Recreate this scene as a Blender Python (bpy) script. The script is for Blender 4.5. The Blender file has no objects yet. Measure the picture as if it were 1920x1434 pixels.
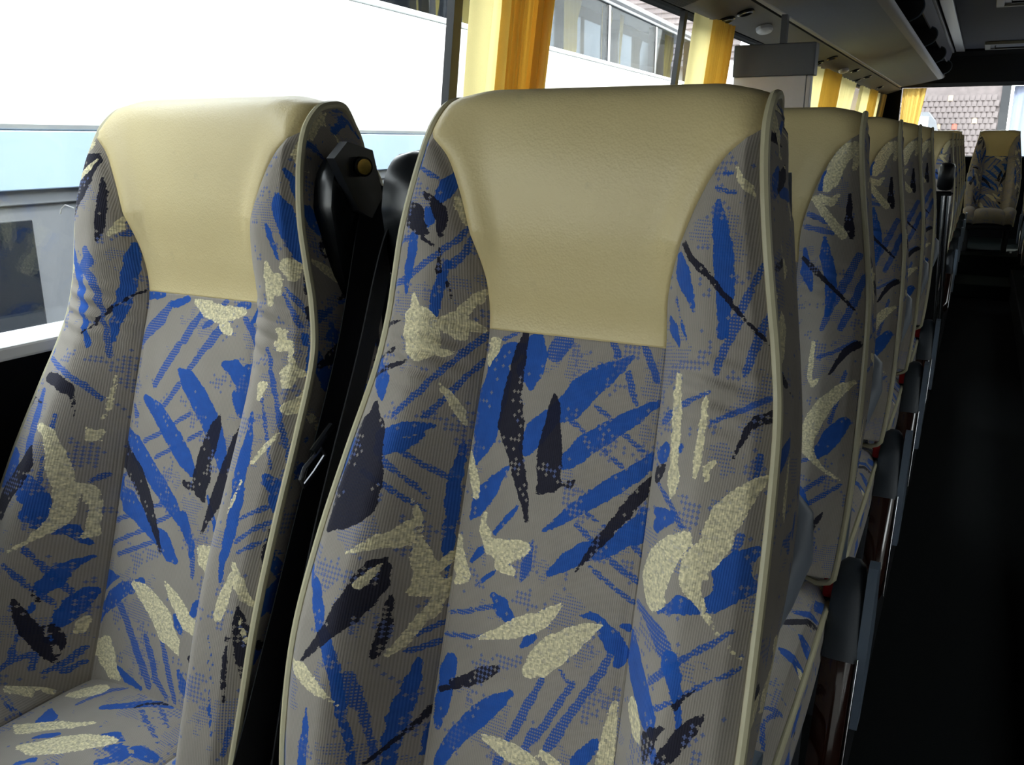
import bpy, math, random
import numpy as np
from mathutils import Vector, Matrix

# ---------------------------------------------------------------- camera, sky, sun, exposure
scene = bpy.context.scene
COL = scene.collection
EYE = 1.17                                    # eye height above the seat platform
cd = bpy.data.cameras.new('camera')
cam = bpy.data.objects.new('camera', cd)
COL.objects.link(cam)
cd.sensor_width = 36.0
cd.lens = 36.0 * 1628.0 / 1920.0
cd.clip_start = 0.02
cd.clip_end = 300
r_ = Vector((.88528, .465058, 0)); u_ = Vector((-.125179, .23829, .963093)); b_ = Vector((.447894, -.852607, .269169))
m = Matrix((r_, u_, b_)).transposed().to_4x4()
m.translation = Vector((0, 0, EYE))
cam.matrix_world = m
scene.camera = cam

scene.view_settings.view_transform = 'Standard'
scene.view_settings.look = 'None'
scene.view_settings.gamma = 1.0
scene.view_settings.use_curve_mapping = False
scene.view_settings.exposure = 0.12

SKY_STRENGTH = 8.5
w = bpy.data.worlds.new('sky')
scene.world = w
w.use_nodes = True
wn = w.node_tree
bg = wn.nodes['Background']
tc = wn.nodes.new('ShaderNodeTexCoord')
sx = wn.nodes.new('ShaderNodeSeparateXYZ')
wn.links.new(tc.outputs['Generated'], sx.inputs[0])
rp = wn.nodes.new('ShaderNodeValToRGB')
rp.color_ramp.elements[0].position = 0.0
rp.color_ramp.elements[0].color = (1, .99, .95, 1)
rp.color_ramp.elements[1].position = 1.0
rp.color_ramp.elements[1].color = (.86, .92, 1, 1)
wn.links.new(sx.outputs['Z'], rp.inputs[0])
wn.links.new(rp.outputs[0], bg.inputs[0])
bg.inputs[1].default_value = SKY_STRENGTH

sd = bpy.data.lights.new('sun', 'SUN')
sd.energy = 6.0
sd.angle = math.radians(3)
sd.color = (1, .96, .88)
sun = bpy.data.objects.new('sun', sd)
COL.objects.link(sun)
SUN_FROM = Vector((.25, .9, .9))
sun.rotation_euler = SUN_FROM.to_track_quat('Z', 'Y').to_euler()
sun.location = (10, 15, 25)
scene.cycles.max_bounces = 10
scene.cycles.diffuse_bounces = 5
scene.cycles.transparent_max_bounces = 24
scene.cycles.sample_clamp_indirect = 6.0
scene.cycles.use_denoising = True

# ---------------------------------------------------------------- helpers
def tag(o, label=None, cat=None, group=None, kind=None):
    if label: o['label'] = label
    if cat: o['category'] = cat
    if group: o['group'] = group
    if kind: o['kind'] = kind
    return o

def empty(name, loc=(0, 0, 0), label=None, cat=None, group=None, rz=0):
    o = bpy.data.objects.new(name, None)
    COL.objects.link(o)
    o.location = loc
    o.rotation_euler = (0, 0, rz)
    o.empty_display_size = .05
    return tag(o, label, cat, group)

def mk(name, verts, faces, mat, parent=None, smooth=False, uv=None, attrs=None, loc=None, mats=None, midx=None):
    me = bpy.data.meshes.new(name)
    me.from_pydata([tuple(map(float, v)) for v in verts], [], [tuple(map(int, f)) for f in faces])
    if mats:
        for q in mats: me.materials.append(q)
    else:
        me.materials.append(mat)
    if midx is not None:
        me.polygons.foreach_set('material_index', np.asarray(midx, dtype=np.int32))
    me.polygons.foreach_set('use_smooth', np.full(len(me.polygons), bool(smooth)))
    if uv is not None:
        lay = me.uv_layers.new(name='UVMap')
        li = np.empty(len(me.loops), dtype=np.int32)
        me.loops.foreach_get('vertex_index', li)
        lay.data.foreach_set('uv', np.asarray(uv, dtype=np.float32)[li].ravel())
    if attrs:
        for k, a in attrs.items():
            at = me.attributes.new(k, 'FLOAT', 'POINT')
            at.data.foreach_set('value', np.asarray(a, dtype=np.float32))
    me.update()
    o = bpy.data.objects.new(name, me)
    COL.objects.link(o)
    if parent is not None: o.parent = parent
    if loc is not None: o.location = loc
    return o

def copy_tree(o, parent=None):
    c = o.copy()
    COL.objects.link(c)
    c.parent = parent
    for ch in list(o.children): copy_tree(ch, c)
    return c

class MB:
    """collects shapes and links them as one mesh object"""
    def __init__(s): s.v = []; s.f = []
    def add(s, v, f):
        b = len(s.v)
        s.v += [tuple(map(float, q)) for q in v]
        s.f += [tuple(i + b for i in q) for q in f]
        return s
    def box(s, x0, x1, y0, y1, z0, z1, bev=0.0):
        if bev <= 0:
            v = [(x, y, z) for x in (x0, x1) for y in (y0, y1) for z in (z0, z1)]
            return s.add(v, [(0, 1, 3, 2), (4, 6, 7, 5), (0, 4, 5, 1), (2, 3, 7, 6), (0, 2, 6, 4), (1, 5, 7, 3)])
        e = [(0, bev), (bev * .3, bev * .3), (bev, 0)]
        def ring(z, ins):
            p = []
            for cx, cy, sxx, syy, o in ((x1, y1, -1, -1, 0), (x0, y1, 1, -1, 1), (x0, y0, 1, 1, 0), (x1, y0, -1, 1, 1)):
                q = [(cx + sxx * (a + ins), cy + syy * (b + ins)) for a, b in e]
                if o: q = q[::-1]
                p += q
            return [(a, b, z) for a, b in p]
        rs = [ring(z0, bev), ring(z0 + bev * .3, bev * .3), ring(z0 + bev, 0), ring(z1 - bev, 0), ring(z1 - bev * .3, bev * .3), ring(z1, bev)]
        n = len(rs[0]); v = sum(rs, []); f = []
        for i in range(5):
            for j in range(n):
                k = (j + 1) % n
                f.append((i * n + j, i * n + k, (i + 1) * n + k, (i + 1) * n + j))
        f.append(tuple(range(n))[::-1]); f.append(tuple(range(5 * n, 6 * n)))
        return s.add(v, f)
    def tube(s, pts, r, n=8, closed=False, cap=True):
        pts = [Vector(p) for p in pts]
        N = len(pts); rad = r if hasattr(r, '__len__') else [r] * N
        v = []; f = []; nrm = None
        for i, p in enumerate(pts):
            a = pts[i - 1] if (i > 0 or closed) else p
            b = pts[(i + 1) % N] if (i < N - 1 or closed) else p
            t = (b - a).normalized()
            if nrm is None:
                nrm = t.orthogonal().normalized()
            nrm = (nrm - t * nrm.dot(t)).normalized()
            bi = t.cross(nrm)
            for j in range(n):
                an = 2 * math.pi * j / n
                v.append(p + (nrm * math.cos(an) + bi * math.sin(an)) * rad[i])
        for i in range(N if closed else N - 1):
            for j in range(n):
                k = (j + 1) % n; i2 = (i + 1) % N
                f.append((i * n + j, i * n + k, i2 * n + k, i2 * n + j))
        if cap and not closed:
            f.append(tuple(range(n))[::-1]); f.append(tuple(range((N - 1) * n, N * n)))
        return s.add(v, f)
    def prism(s, poly, axis, a0, a1):
        """extrude a closed 2D polygon along an axis ('x','y','z')"""
        n = len(poly)
        def P(p, a):
            return {'x': (a, p[0], p[1]), 'y': (p[0], a, p[1]), 'z': (p[0], p[1], a)}[axis]
        v = [P(p, a0) for p in poly] + [P(p, a1) for p in poly]
        f = [(i, (i + 1) % n, n + (i + 1) % n, n + i) for i in range(n)]
        f += [tuple(range(n))[::-1], tuple(range(n, 2 * n))]
        return s.add(v, f)
    def ribbon(s, pts, wid, th, side):
        """flat strap along pts; side = width direction"""
        side = Vector(side).normalized(); pts = [Vector(p) for p in pts]; v = []; f = []
        for i, p in enumerate(pts):
            t = (pts[min(i + 1, len(pts) - 1)] - pts[max(i - 1, 0)]).normalized()
            sd_ = (side - t * side.dot(t)).normalized(); nn = t.cross(sd_)
            for a, b in ((-.5, -.5), (.5, -.5), (.5, .5), (-.5, .5)):
                v.append(p + sd_ * a * wid + nn * b * th)
        for i in range(len(pts) - 1):
            for j in range(4):
                k = (j + 1) % 4
                f.append((i * 4 + j, i * 4 + k, i * 4 + 4 + k, i * 4 + 4 + j))
        f.append((3, 2, 1, 0)); q = 4 * (len(pts) - 1); f.append((q, q + 1, q + 2, q + 3))
        return s.add(v, f)
    def build(s, name, mat, parent=None, smooth=False, loc=None):
        import bmesh
        o = mk(name, s.v, s.f, mat, parent, smooth, loc=loc)
        bm = bmesh.new(); bm.from_mesh(o.data)
        bmesh.ops.recalc_face_normals(bm, faces=bm.faces)
        bm.to_mesh(o.data); bm.free()
        if smooth:
            for p in o.data.polygons: p.use_smooth = True
            try: o.data.set_sharp_from_angle(angle=math.radians(40))
            except Exception: pass
        return o

def crom(keys, n):
    """Catmull-Rom sampling of rows of numbers, n samples per span"""
    K = np.asarray(keys, float); out = []
    for i in range(len(K) - 1):
        p0 = K[max(i - 1, 0)]; p1 = K[i]; p2 = K[i + 1]; p3 = K[min(i + 2, len(K) - 1)]
        for j in range(n):
            t = j / n
            out.append(.5 * ((2 * p1) + (-p0 + p2) * t + (2 * p0 - 5 * p1 + 4 * p2 - p3) * t * t + (-p0 + 3 * p1 - 3 * p2 + p3) * t ** 3))
    out.append(K[-1])
    return np.array(out)

# ---------------------------------------------------------------- materials
class NT:
    def __init__(s, name):
        s.m = bpy.data.materials.new(name); s.m.use_nodes = True
        s.t = s.m.node_tree; s.n = s.t.nodes; s.b = s.n['Principled BSDF']; s.out = s.n['Material Output']
    def node(s, typ, **kw):
        q = s.n.new(typ)
        for k, v in kw.items(): setattr(q, k, v)
        return q
    def put(s, sock, v):
        if isinstance(v, bpy.types.NodeSocket): s.t.links.new(v, sock)
        elif isinstance(v, (tuple, list)) and len(v) == 3 and sock.type == 'RGBA': sock.default_value = (*v, 1)
        else: sock.default_value = v
    def math(s, op, a, b=0.0, c=None):
        q = s.node('ShaderNodeMath', operation=op)
        s.put(q.inputs[0], a); s.put(q.inputs[1], b)
        if c is not None: s.put(q.inputs[2], c)
        return q.outputs[0]
    def mix(s, f, a, b, blend='MIX'):
        q = s.node('ShaderNodeMix', data_type='RGBA', blend_type=blend)
        s.put(q.inputs[0], f); s.put(q.inputs[6], a); s.put(q.inputs[7], b)
        return q.outputs[2]
    def noise(s, vec, scale, detail=2.0, rough=.5):
        q = s.node('ShaderNodeTexNoise')
        if vec is not None: s.put(q.inputs['Vector'], vec)
        q.inputs['Scale'].default_value = scale; q.inputs['Detail'].default_value = detail; q.inputs['Roughness'].default_value = rough
        return q.outputs['Fac']
    def ramp(s, f, lo, hi):
        q = s.node('ShaderNodeMapRange'); s.put(q.inputs[0], f)
        q.inputs[1].default_value = lo; q.inputs[2].default_value = hi
        return q.outputs[0]
    def bump(s, h, strength, dist):
        q = s.node('ShaderNodeBump'); s.put(q.inputs['Height'], h)
        q.inputs['Strength'].default_value = strength; q.inputs['Distance'].default_value = dist
        s.t.links.new(q.outputs[0], s.b.inputs['Normal'])
    def set(s, **kw):
        for k, v in kw.items():
            s.put(s.b.inputs[k.replace('_', ' ')], v)
        return s

def plain(name, col, rough=.6, metal=0.0, spec=.5, var=.12, scale=40.0, bump=0.0, bscale=200.0, coat=0.0, sheen=0.0):
    q = NT(name)
    tcn = q.node('ShaderNodeTexCoord').outputs['Object']
    f = q.noise(tcn, scale, 3)
    c = q.mix(f, tuple(x * (1 - var) for x in col), tuple(min(1, x * (1 + var)) for x in col))
    q.set(Base_Color=c, Roughness=rough, Metallic=metal)
    q.b.inputs['Specular IOR Level'].default_value = spec
    if coat: q.b.inputs['Coat Weight'].default_value = coat; q.b.inputs['Coat Roughness'].default_value = .05
    if sheen: q.b.inputs['Sheen Weight'].default_value = sheen
    if bump: q.bump(q.noise(tcn, bscale, 2), bump, .002)
    return q.m

def mat_fabric(name, grey=(.335, .30, .258), dark=1.0):
    q = NT(name)
    uv = q.node('ShaderNodeUVMap'); uv.uv_map = 'UVMap'; UV = uv.outputs[0]
    def at(n):
        a = q.node('ShaderNodeAttribute'); a.attribute_name = n; return a.outputs['Fac']
    snap = q.node('ShaderNodeVectorMath', operation='SNAP'); q.put(snap.inputs[0], UV); snap.inputs[1].default_value = (.0013, .0016, 1)
    S = snap.outputs[0]
    n1 = q.noise(S, 330, 1); n2 = q.noise(S, 85, 2); n3 = q.noise(UV, 22, 2)
    jag = q.math('ADD', q.math('MULTIPLY', q.math('SUBTRACT', n1, .5), .0036), q.math('MULTIPLY', q.math('SUBTRACT', n2, .51), .0050))
    def mask(nm, extra=None, k=1.0):
        v = q.math('ADD', at(nm), q.math('MULTIPLY', jag, k))
        return q.math('GREATER_THAN', v, 0.0)
    sp = q.node('ShaderNodeSeparateXYZ'); q.put(sp.inputs[0], UV)
    def frac(a, cell): return q.math('ABSOLUTE', q.math('SUBTRACT', q.math('FRACT', q.math('DIVIDE', a, cell)), .5))
    fx = frac(sp.outputs[0], .0046); fy = frac(sp.outputs[1], .0050)
    bar1 = q.math('MULTIPLY', q.math('LESS_THAN', fx, .15), q.math('LESS_THAN', fy, .40))
    bar2 = q.math('MULTIPLY', q.math('LESS_THAN', fy, .14), q.math('LESS_THAN', fx, .40))
    plus = q.math('MAXIMUM', bar1, bar2)
    cell = q.node('ShaderNodeVectorMath', operation='SNAP'); q.put(cell.inputs[0], UV); cell.inputs[1].default_value = (.0046, .0050, 1)
    nc = q.noise(cell.outputs[0], 24, 2); nd = q.noise(cell.outputs[0], 300, 0)
    speck = q.math('MULTIPLY', plus, q.math('GREATER_THAN', q.math('ADD', nc, q.math('MULTIPLY', q.math('SUBTRACT', nd, .5), .28)), .615))
    cross = q.math('MULTIPLY', plus, q.math('GREATER_THAN', q.math('ADD', nc, q.math('MULTIPLY', q.math('SUBTRACT', nd, .5), .45)), .58))
    # fine woven dashes in patches
    dx = frac(sp.outputs[0], .0026); dy = frac(sp.outputs[1], .0033)
    dash = q.math('MULTIPLY', q.math('LESS_THAN', dx, .30), q.math('LESS_THAN', dy, .22))
    dmask = q.math('MULTIPLY', dash, q.math('GREATER_THAN', q.math('ADD', q.noise(UV, 14, 2), q.math('MULTIPLY', q.math('SUBTRACT', n2, .5), .35)), .60))
    rib = q.math('SINE', q.math('MULTIPLY', sp.outputs[0], 2 * math.pi / .0021))
    rib01 = q.math('MULTIPLY_ADD', rib, .5, .5)
    blue = (.012, .085, .37); navy = (.014, .014, .028); cream = (.72, .65, .42)
    base = q.mix(n3, tuple(x * .88 for x in grey), tuple(x * 1.12 for x in grey))
    base = q.mix(q.math('MULTIPLY', rib01, .30), base, tuple(x * .45 for x in grey))
    c = q.mix(q.math('MULTIPLY', q.math('MAXIMUM', dmask, speck), .62), base, blue)
    mh = q.math('MULTIPLY', mask('sdH'), q.math('SUBTRACT', 1.0, q.math('MULTIPLY', dash, .75)))
    c = q.mix(q.math('MULTIPLY', mh, .92), c, blue)
    bvar = q.mix(n2, tuple(x * .8 for x in blue), tuple(x * 1.25 for x in blue))
    bm_ = q.math('MULTIPLY', mask('sdB'), q.math('SUBTRACT', 1.0, q.math('MULTIPLY', cross, .6)))
    c = q.mix(q.math('MULTIPLY', bm_, .96), c, bvar)
    nm_ = q.math('MULTIPLY', mask('sdN'), q.math('SUBTRACT', 1.0, q.math('MULTIPLY', cross, .8)))
    c = q.mix(q.math('MULTIPLY', nm_, .97), c, navy)
    cm_ = mask('sdC')
    crv = q.mix(q.ramp(n1, .3, .7), tuple(x * .62 for x in cream), tuple(min(1, x * 1.25) for x in cream))
    hole = q.math('LESS_THAN', q.math('ADD', q.noise(S, 150, 2), 0.0), .40)
    cm_ = q.math('MULTIPLY', cm_, q.math('SUBTRACT', 1.0, q.math('MULTIPLY', hole, .35)))
    c = q.mix(cm_, c, crv)
    if dark != 1.0:
        c = q.mix(1.0, c, (dark, dark, dark), 'MULTIPLY')
    q.set(Base_Color=c, Roughness=.9)
    q.b.inputs['Specular IOR Level'].default_value = .15
    q.b.inputs['Sheen Weight'].default_value = .15
    q.b.inputs['Sheen Roughness'].default_value = .45
    h = q.math('ADD', q.math('MULTIPLY', rib01, .6), q.math('MULTIPLY', n1, .5))
    q.bump(h, .35, .0008)
    return q.m

def mat_vinyl():
    q = NT('cream_vinyl')
    uv = q.node('ShaderNodeUVMap'); uv.uv_map = 'UVMap'
    U = uv.outputs[0]
    vo = q.node('ShaderNodeTexVoronoi'); q.put(vo.inputs['Vector'], U); vo.inputs['Scale'].default_value = 420
    big = q.noise(U, 9, 3); fine = q.noise(U, 260, 3)
    c = q.mix(big, (.62, .495, .245), (.69, .575, .30))
    st = q.ramp(q.noise(U, 30, 4), .66, .8)
    c = q.mix(q.math('MULTIPLY', st, .35), c, (.30, .26, .16))
    q.set(Base_Color=c, Roughness=q.math('MULTIPLY_ADD', fine, .12, .36))
    q.b.inputs['Specular IOR Level'].default_value = .45
    h = q.math('ADD', q.math('MULTIPLY', vo.outputs['Distance'], .8), q.math('MULTIPLY', q.noise(U, 120, 3), 1.0))
    q.bump(h, .22, .0012)
    return q.m

def mat_glass(name, tint=(.93, .96, .96), refl=1.0):
    q = NT(name)
    lw = q.node('ShaderNodeLayerWeight'); lw.inputs[0].default_value = .5
    fz = q.math('MULTIPLY_ADD', q.math('POWER', lw.outputs['Facing'], 5.0), .55, .035)
    tcn = q.node('ShaderNodeTexCoord').outputs['Object']
    sm = q.ramp(q.noise(tcn, 2.2, 3), .3, .8)
    tr = q.node('ShaderNodeBsdfTransparent')
    q.put(tr.inputs[0], q.mix(sm, tint, tuple(x * .93 for x in tint)))
    gl = q.node('ShaderNodeBsdfGlossy'); gl.inputs['Roughness'].default_value = .02
    mx = q.node('ShaderNodeMixShader')
    q.put(mx.inputs[0], q.math('MULTIPLY', fz, refl))
    q.t.links.new(tr.outputs[0], mx.inputs[1]); q.t.links.new(gl.outputs[0], mx.inputs[2])
    q.t.links.new(mx.outputs[0], q.out.inputs[0])
    return q.m

def mat_cloth(name, col, trans=.5):
    q = NT(name)
    tcn = q.node('ShaderNodeTexCoord').outputs['Object']
    f = q.noise(tcn, 500, 2)
    c = q.mix(f, tuple(x * .9 for x in col), tuple(min(1, x * 1.06) for x in col))
    d = q.node('ShaderNodeBsdfDiffuse'); t = q.node('ShaderNodeBsdfTranslucent'); mx = q.node('ShaderNodeMixShader')
    q.put(d.inputs[0], c); q.put(t.inputs[0], c); mx.inputs[0].default_value = trans
    q.t.links.new(d.outputs[0], mx.inputs[1]); q.t.links.new(t.outputs[0], mx.inputs[2]); q.t.links.new(mx.outputs[0], q.out.inputs[0])
    return q.m

def mat_wood():
    q = NT('dark_lacquered_wood')
    tcn = q.node('ShaderNodeTexCoord').outputs['Object']
    mp = q.node('ShaderNodeMapping'); q.put(mp.inputs[0], tcn); mp.inputs['Scale'].default_value = (60, 60, 6)
    f = q.noise(mp.outputs[0], 2, 4)
    q.set(Base_Color=q.mix(f, (.006, .002, .001), (.028, .008, .004)), Roughness=.12)
    q.b.inputs['Coat Weight'].default_value = .6; q.b.inputs['Coat Roughness'].default_value = .04
    return q.m

M = {
    'fabric': mat_fabric('patterned_velour'),
    'vinyl': mat_vinyl(),
    'piping': plain('cream_piping', (.50, .46, .30), .42, var=.06),
    'black_plastic': plain('black_plastic', (.010, .011, .013), .28, var=.1),
    'black_gloss': plain('black_gloss_plastic', (.006, .007, .008), .22, var=.1, spec=.3),
    'belt': plain('black_webbing', (.006, .0065, .008), .6, var=.3, scale=300, bump=.15, bscale=700, spec=.2),
    'dark_chrome': plain('dark_chrome', (.10, .10, .105), .3, metal=1.0, var=.1),
    'service_dark': plain('dark_ribbed_plastic', (.030, .029, .027), .6, var=.1),
    'chrome': plain('chrome', (.55, .56, .58), .16, metal=1.0, var=.05),
    'gold': plain('brass_button', (.75, .50, .12), .25, metal=1.0, var=.1),
    'red': plain('red_button', (.55, .010, .012), .35, var=.08),
    'grey_cap': plain('charcoal_plastic', (.022, .028, .036), .5, var=.1, bump=.1),
    'grey_shell': plain('slate_grey_plastic', (.10, .13, .17), .35, var=.08),
    'light_shell': plain('light_grey_plastic', (.30, .34, .40), .3, var=.06),
    'wood': mat_wood(),
    'frame': plain('dark_seat_frame', (.02, .022, .026), .5, var=.1),
    'carpet': plain('black_carpet', (.0028, .0036, .0036), .95, var=.5, scale=300, bump=.5, bscale=500, spec=.1),
    'carpet_green': plain('dark_green_carpet', (.009, .014, .013), .95, var=.3, scale=300, spec=.1),
    'wall': plain('grey_lining', (.16, .165, .175), .8, var=.08, scale=200, bump=.2, bscale=600),
    'wall_dark': plain('black_lining', (.006, .0065, .0075), .9, var=.2, spec=.15),
    'sill': plain('pale_sill', (.62, .62, .62), .5, var=.05),
    'pillar': plain('black_pillar', (.008, .009, .011), .4, var=.1),
    'rack': plain('grey_rack_felt', (.19, .195, .215), .95, var=.10, scale=120, bump=.4, bscale=500),
    'rack_lip': plain('grey_rack_lip', (.17, .16, .165), .5, var=.06),
    'service': plain('service_panel_grey', (.080, .076, .070), .6, var=.08),
    'ceil_blue': plain('blue_grey_ceiling', (.026, .033, .062), .85, var=.08, scale=200),
    'ceil_strip': plain('pale_ceiling_strip', (.30, .30, .33), .35, var=.05),
    'hatch': plain('hatch_grey', (.16, .16, .15), .5, var=.06),
    'tv_dark': plain('tv_dark_grey', (.045, .054, .080), .45, var=.05),
    'tv_light': plain('tv_light_grey', (.52, .52, .60), .5, var=.04),
    'curtain': mat_cloth('yellow_curtain', (.86, .60, .17), .45),
    'curtain_thin': mat_cloth('yellow_curtain_thin', (.95, .80, .36), .7),  # paler colour puts the backlit look into the single layer of cloth
    'curtain_blue': mat_cloth('pale_blue_curtain', (.55, .62, .85), .5),
    'glass': mat_glass('window_glass'),
    'coach_glass': mat_glass('tinted_coach_glass', (.72, .76, .80), .35),
    'glass_dark': plain('dark_coach_glass', (.012, .016, .024), .06, var=.03, scale=2),
    'coach_white': plain('white_coach_paint', (.80, .82, .82), .3, var=.03, scale=3),
    'coach_blue': plain('pale_blue_stripe', (.42, .55, .72), .35, var=.03, scale=3),
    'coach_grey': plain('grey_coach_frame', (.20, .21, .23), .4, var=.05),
    'rubber': plain('black_rubber', (.012, .012, .013), .8),
    'asphalt': plain('asphalt', (.11, .11, .11), .9, var=.25, scale=8),
    'light_block': plain('light_block_dark', (.10, .095, .09), .9, var=.15, scale=3),  # for the unseen walls added to block light
    'plaster': plain('pale_plaster', (.55, .50, .44), .9, var=.08, scale=4),
    'tile': plain('weathered_roof_tile', (.13, .105, .10), .9, var=.35, scale=5),
    'tile_pale': plain('pale_roof_tile', (.30, .23, .17), .9, var=.2, scale=5),
    'tile_red': plain('red_roof_tile', (.42, .10, .07), .9, var=.2, scale=5),
}

# ---------------------------------------------------------------- woven print
# A stroke is (class, [(a, b, half_width), ...]) in metres on the cloth: a across, b along. B blue, H hatched blue, N navy, C cream
def sdf(pts, strokes):
    P = np.asarray(pts, float)
    out = {k: np.full(len(P), -1.0) for k in 'BHNC'}
    for cls, ch in strokes:
        ch = np.asarray(ch, float)
        lo = ch[:, :2].min(0) - ch[:, 2].max() - .03; hi = ch[:, :2].max(0) + ch[:, 2].max() + .03
        idx = np.where(((P > lo) & (P < hi)).all(1))[0]
        if not len(idx): continue
        Q = P[idx]; best = np.full(len(Q), -1.0)
        for i in range(len(ch) - 1):
            a = ch[i, :2]; ab = ch[i + 1, :2] - a; L = max(ab @ ab, 1e-9)
            h = np.clip(((Q - a) @ ab) / L, 0, 1)
            d = np.linalg.norm(Q - a - h[:, None] * ab, axis=1)
            best = np.maximum(best, ch[i, 2] + h * (ch[i + 1, 2] - ch[i, 2]) - d)
        out[cls][idx] = np.maximum(out[cls][idx], best)
    return {'sd' + k: v for k, v in out.items()}

def random_strokes(seed, a0, a1, b0, b1, dens=150):
    rg = random.Random(seed); out = []
    n = int(dens * (a1 - a0 + .1) * (b1 - b0 + .1)) + 4
    for i in range(n):
        a = rg.uniform(a0 - .04, a1 + .04); b = rg.uniform(b0 - .04, b1 + .04)
        k = rg.random(); cls = 'B' if k < .34 else 'H' if k < .6 else 'N' if k < .78 else 'C'
        L = rg.uniform(.05, .13); an = rg.choice([rg.uniform(.3, 1.0), rg.uniform(1.2, 1.9), rg.uniform(2.1, 2.9)])
        wd = {'B': rg.uniform(.006, .012), 'H': .0032, 'N': rg.uniform(.004, .010), 'C': rg.uniform(.005, .013)}[cls]
        dx, dy = math.cos(an) * L / 2, math.sin(an) * L / 2; bx = rg.uniform(-.015, .015)
        e = wd if cls == 'H' else -.001
        out.append((cls, [(a - dx, b - dy, e), (a - dx * .2 + bx, b - dy * .2, wd), (a + dx * .4 + bx, b + dy * .4, wd * .8), (a + dx, b + dy, e)]))
    return out

# ---------------------------------------------------------------- seat
TH = math.radians(17.0)
SEAT_TOP_T = .262
T_ = np.array([0, math.sin(TH), math.cos(TH)]); N_ = np.array([0, -math.cos(TH), math.sin(TH)])
P0_ = np.array([0, .155, .974])               # lower edge of the head pad in seat coordinates
# rows: centre t, centre n, edge t, edge n, half width, seam half width
BACK = [
 (-.570, .000, -.570, .085, .216, .105),
 (-.530, .000, -.530, .092, .222, .105),
 (-.450, .000, -.450, .098, .230, .105),
 (-.350, .000, -.350, .098, .233, .104),
 (-.250, .000, -.250, .083, .230, .103),
 (-.150, .000, -.150, .060, .224, .102),
 (-.060, .000, -.060, .040, .216, .100),
 ( .000, .000,  .000, .042, .207, .0985),
 ( .050, .018,  .045, .052, .199, .0995),
 ( .100, .038,  .090, .062, .191, .1125),
 ( .145, .049,  .130, .065, .184, .127),
 ( .182, .054,  .168, .064, .178, .145),
 ( .220, .052,  .203, .058, .174, .174),
 ( .242, .038,  .232, .040, .172, .172),
 ( .256, .010,  .246, .016, .170, .170),
 ( .262, -.018, .252, -.012, .167, .167),
 ( .256, -.046, .238, -.040, .163, .163),
 ( .236, -.070, .222, -.062, .160, .160),
 ( .200, -.086, .186, -.076, .160, .160),
]
NS = 24
BK = crom(BACK, NS)
BK[:, 5] = np.minimum(BK[:, 5], BK[:, 4])
ROW = {t: i * NS for i, t in enumerate(r[0] for r in BACK)}
I_PAD = 7 * NS; I_TOP = 12 * NS

def sstep(x): x = np.clip(x, 0, 1); return x * x * (3 - 2 * x)

def back_point(row, s, dip=0.0):
    tc_, nc, te, ne, w, c = row
    r = abs(s) / w
    k = float(np.clip((tc_ - .10) / .13, 0, 1))            # the pad rounds off evenly towards its top
    be = float(sstep((r - (.40 + .28 * k)) / (.36 - .04 * k)))
    t = tc_ + (te - tc_) * be; n = nc + (ne - nc) * be
    if c < w - 1e-6:
        q = (abs(s) - c) / (w - c)
        if q > 0: n += .010 * math.sin(math.pi * min(q, 1)) * min(1, (w - c) / .08)
        else: n += .006 * math.cos(math.pi / 2 * s / c) * min(1, max(0, -tc_ / .1))
        # soft creases in the cloth where the wing narrows
        if q > 0: n += .0034 * math.sin(tc_ * 300 + s * 70) * math.exp(-((tc_ + .035) / .04) ** 2) * math.sin(math.pi * min(q, 1))
        n -= .005 * math.exp(-((abs(s) - c) / .007) ** 2) * min(1, (w - c) / .04)
    n -= .012 * max(0, r - .93) / .07
    return P0_ + T_ * t + N_ * (n - dip) + np.array([s, 0, 0])

def grid_part(name, rows, sfun, ns, mat, parent, strokes=None, border=True, pf=back_point, tval=lambda r: r[0]):
    """a patch of the seat surface between two curves; its border is tucked in like a sewn seam"""
    V = []; UV = []; nr = len(rows); cols = list(np.linspace(0, 1, ns))
    R = list(range(nr))
    if border: R = [0] + R + [nr - 1]; C = [0.0] + cols + [1.0]
    else: C = cols
    for a, i in enumerate(R):
        row = rows[i]; s0, s1 = sfun(row)
        for b, q in enumerate(C):
            edge = border and (a in (0, len(R) - 1) or b in (0, len(C) - 1))
            s = s0 + (s1 - s0) * q
            V.append(pf(row, s, .012 if edge else 0.0)); UV.append((s, tval(row)))
    nc = len(C); F = []
    flip = False
    for a in range(len(R) - 1):
        for b in range(nc - 1):
            F.append((a * nc + b, a * nc + b + 1, (a + 1) * nc + b + 1, (a + 1) * nc + b))
    at = sdf(UV, strokes) if strokes is not None else None
    return mk(name, V, F, mat, parent, True, UV, at)

# cushion rows: y (front is negative), centre z, edge z, half width, seam half width
CUSH = [(.055, .455, .470, .215, .118), (.0, .462, .480, .218, .118), (-.08, .468, .487, .221, .118), (-.2, .472, .489, .223, .12),
        (-.32, .474, .486, .223, .124), (-.40, .470, .476, .221, .128), (-.445, .450, .452, .217, .130), (-.465, .410, .412, .213, .130), (-.460, .350, .352, .212, .130)]
CK = crom(CUSH, 14)
def cush_point(row, s, dip=0.0):
    y, zc, ze, w, c = row
    r = abs(s) / w; be = float(sstep((r - .45) / .3)); z = zc + (ze - zc) * be
    if abs(s) < c: z += .016 * math.cos(math.pi / 2 * s / c) ** .7
    else: z += .010 * math.sin(math.pi * min(1, (abs(s) - c) / (w - c)))
    z -= .006 * math.exp(-((abs(s) - c) / .008) ** 2)
    z -= .014 * max(0, r - .93) / .07
    front = max(0.0, -(y + .42) / .05)
    return np.array([s, y + min(front, 1) * dip, z - dip * (1 - min(front, 1))])

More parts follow.
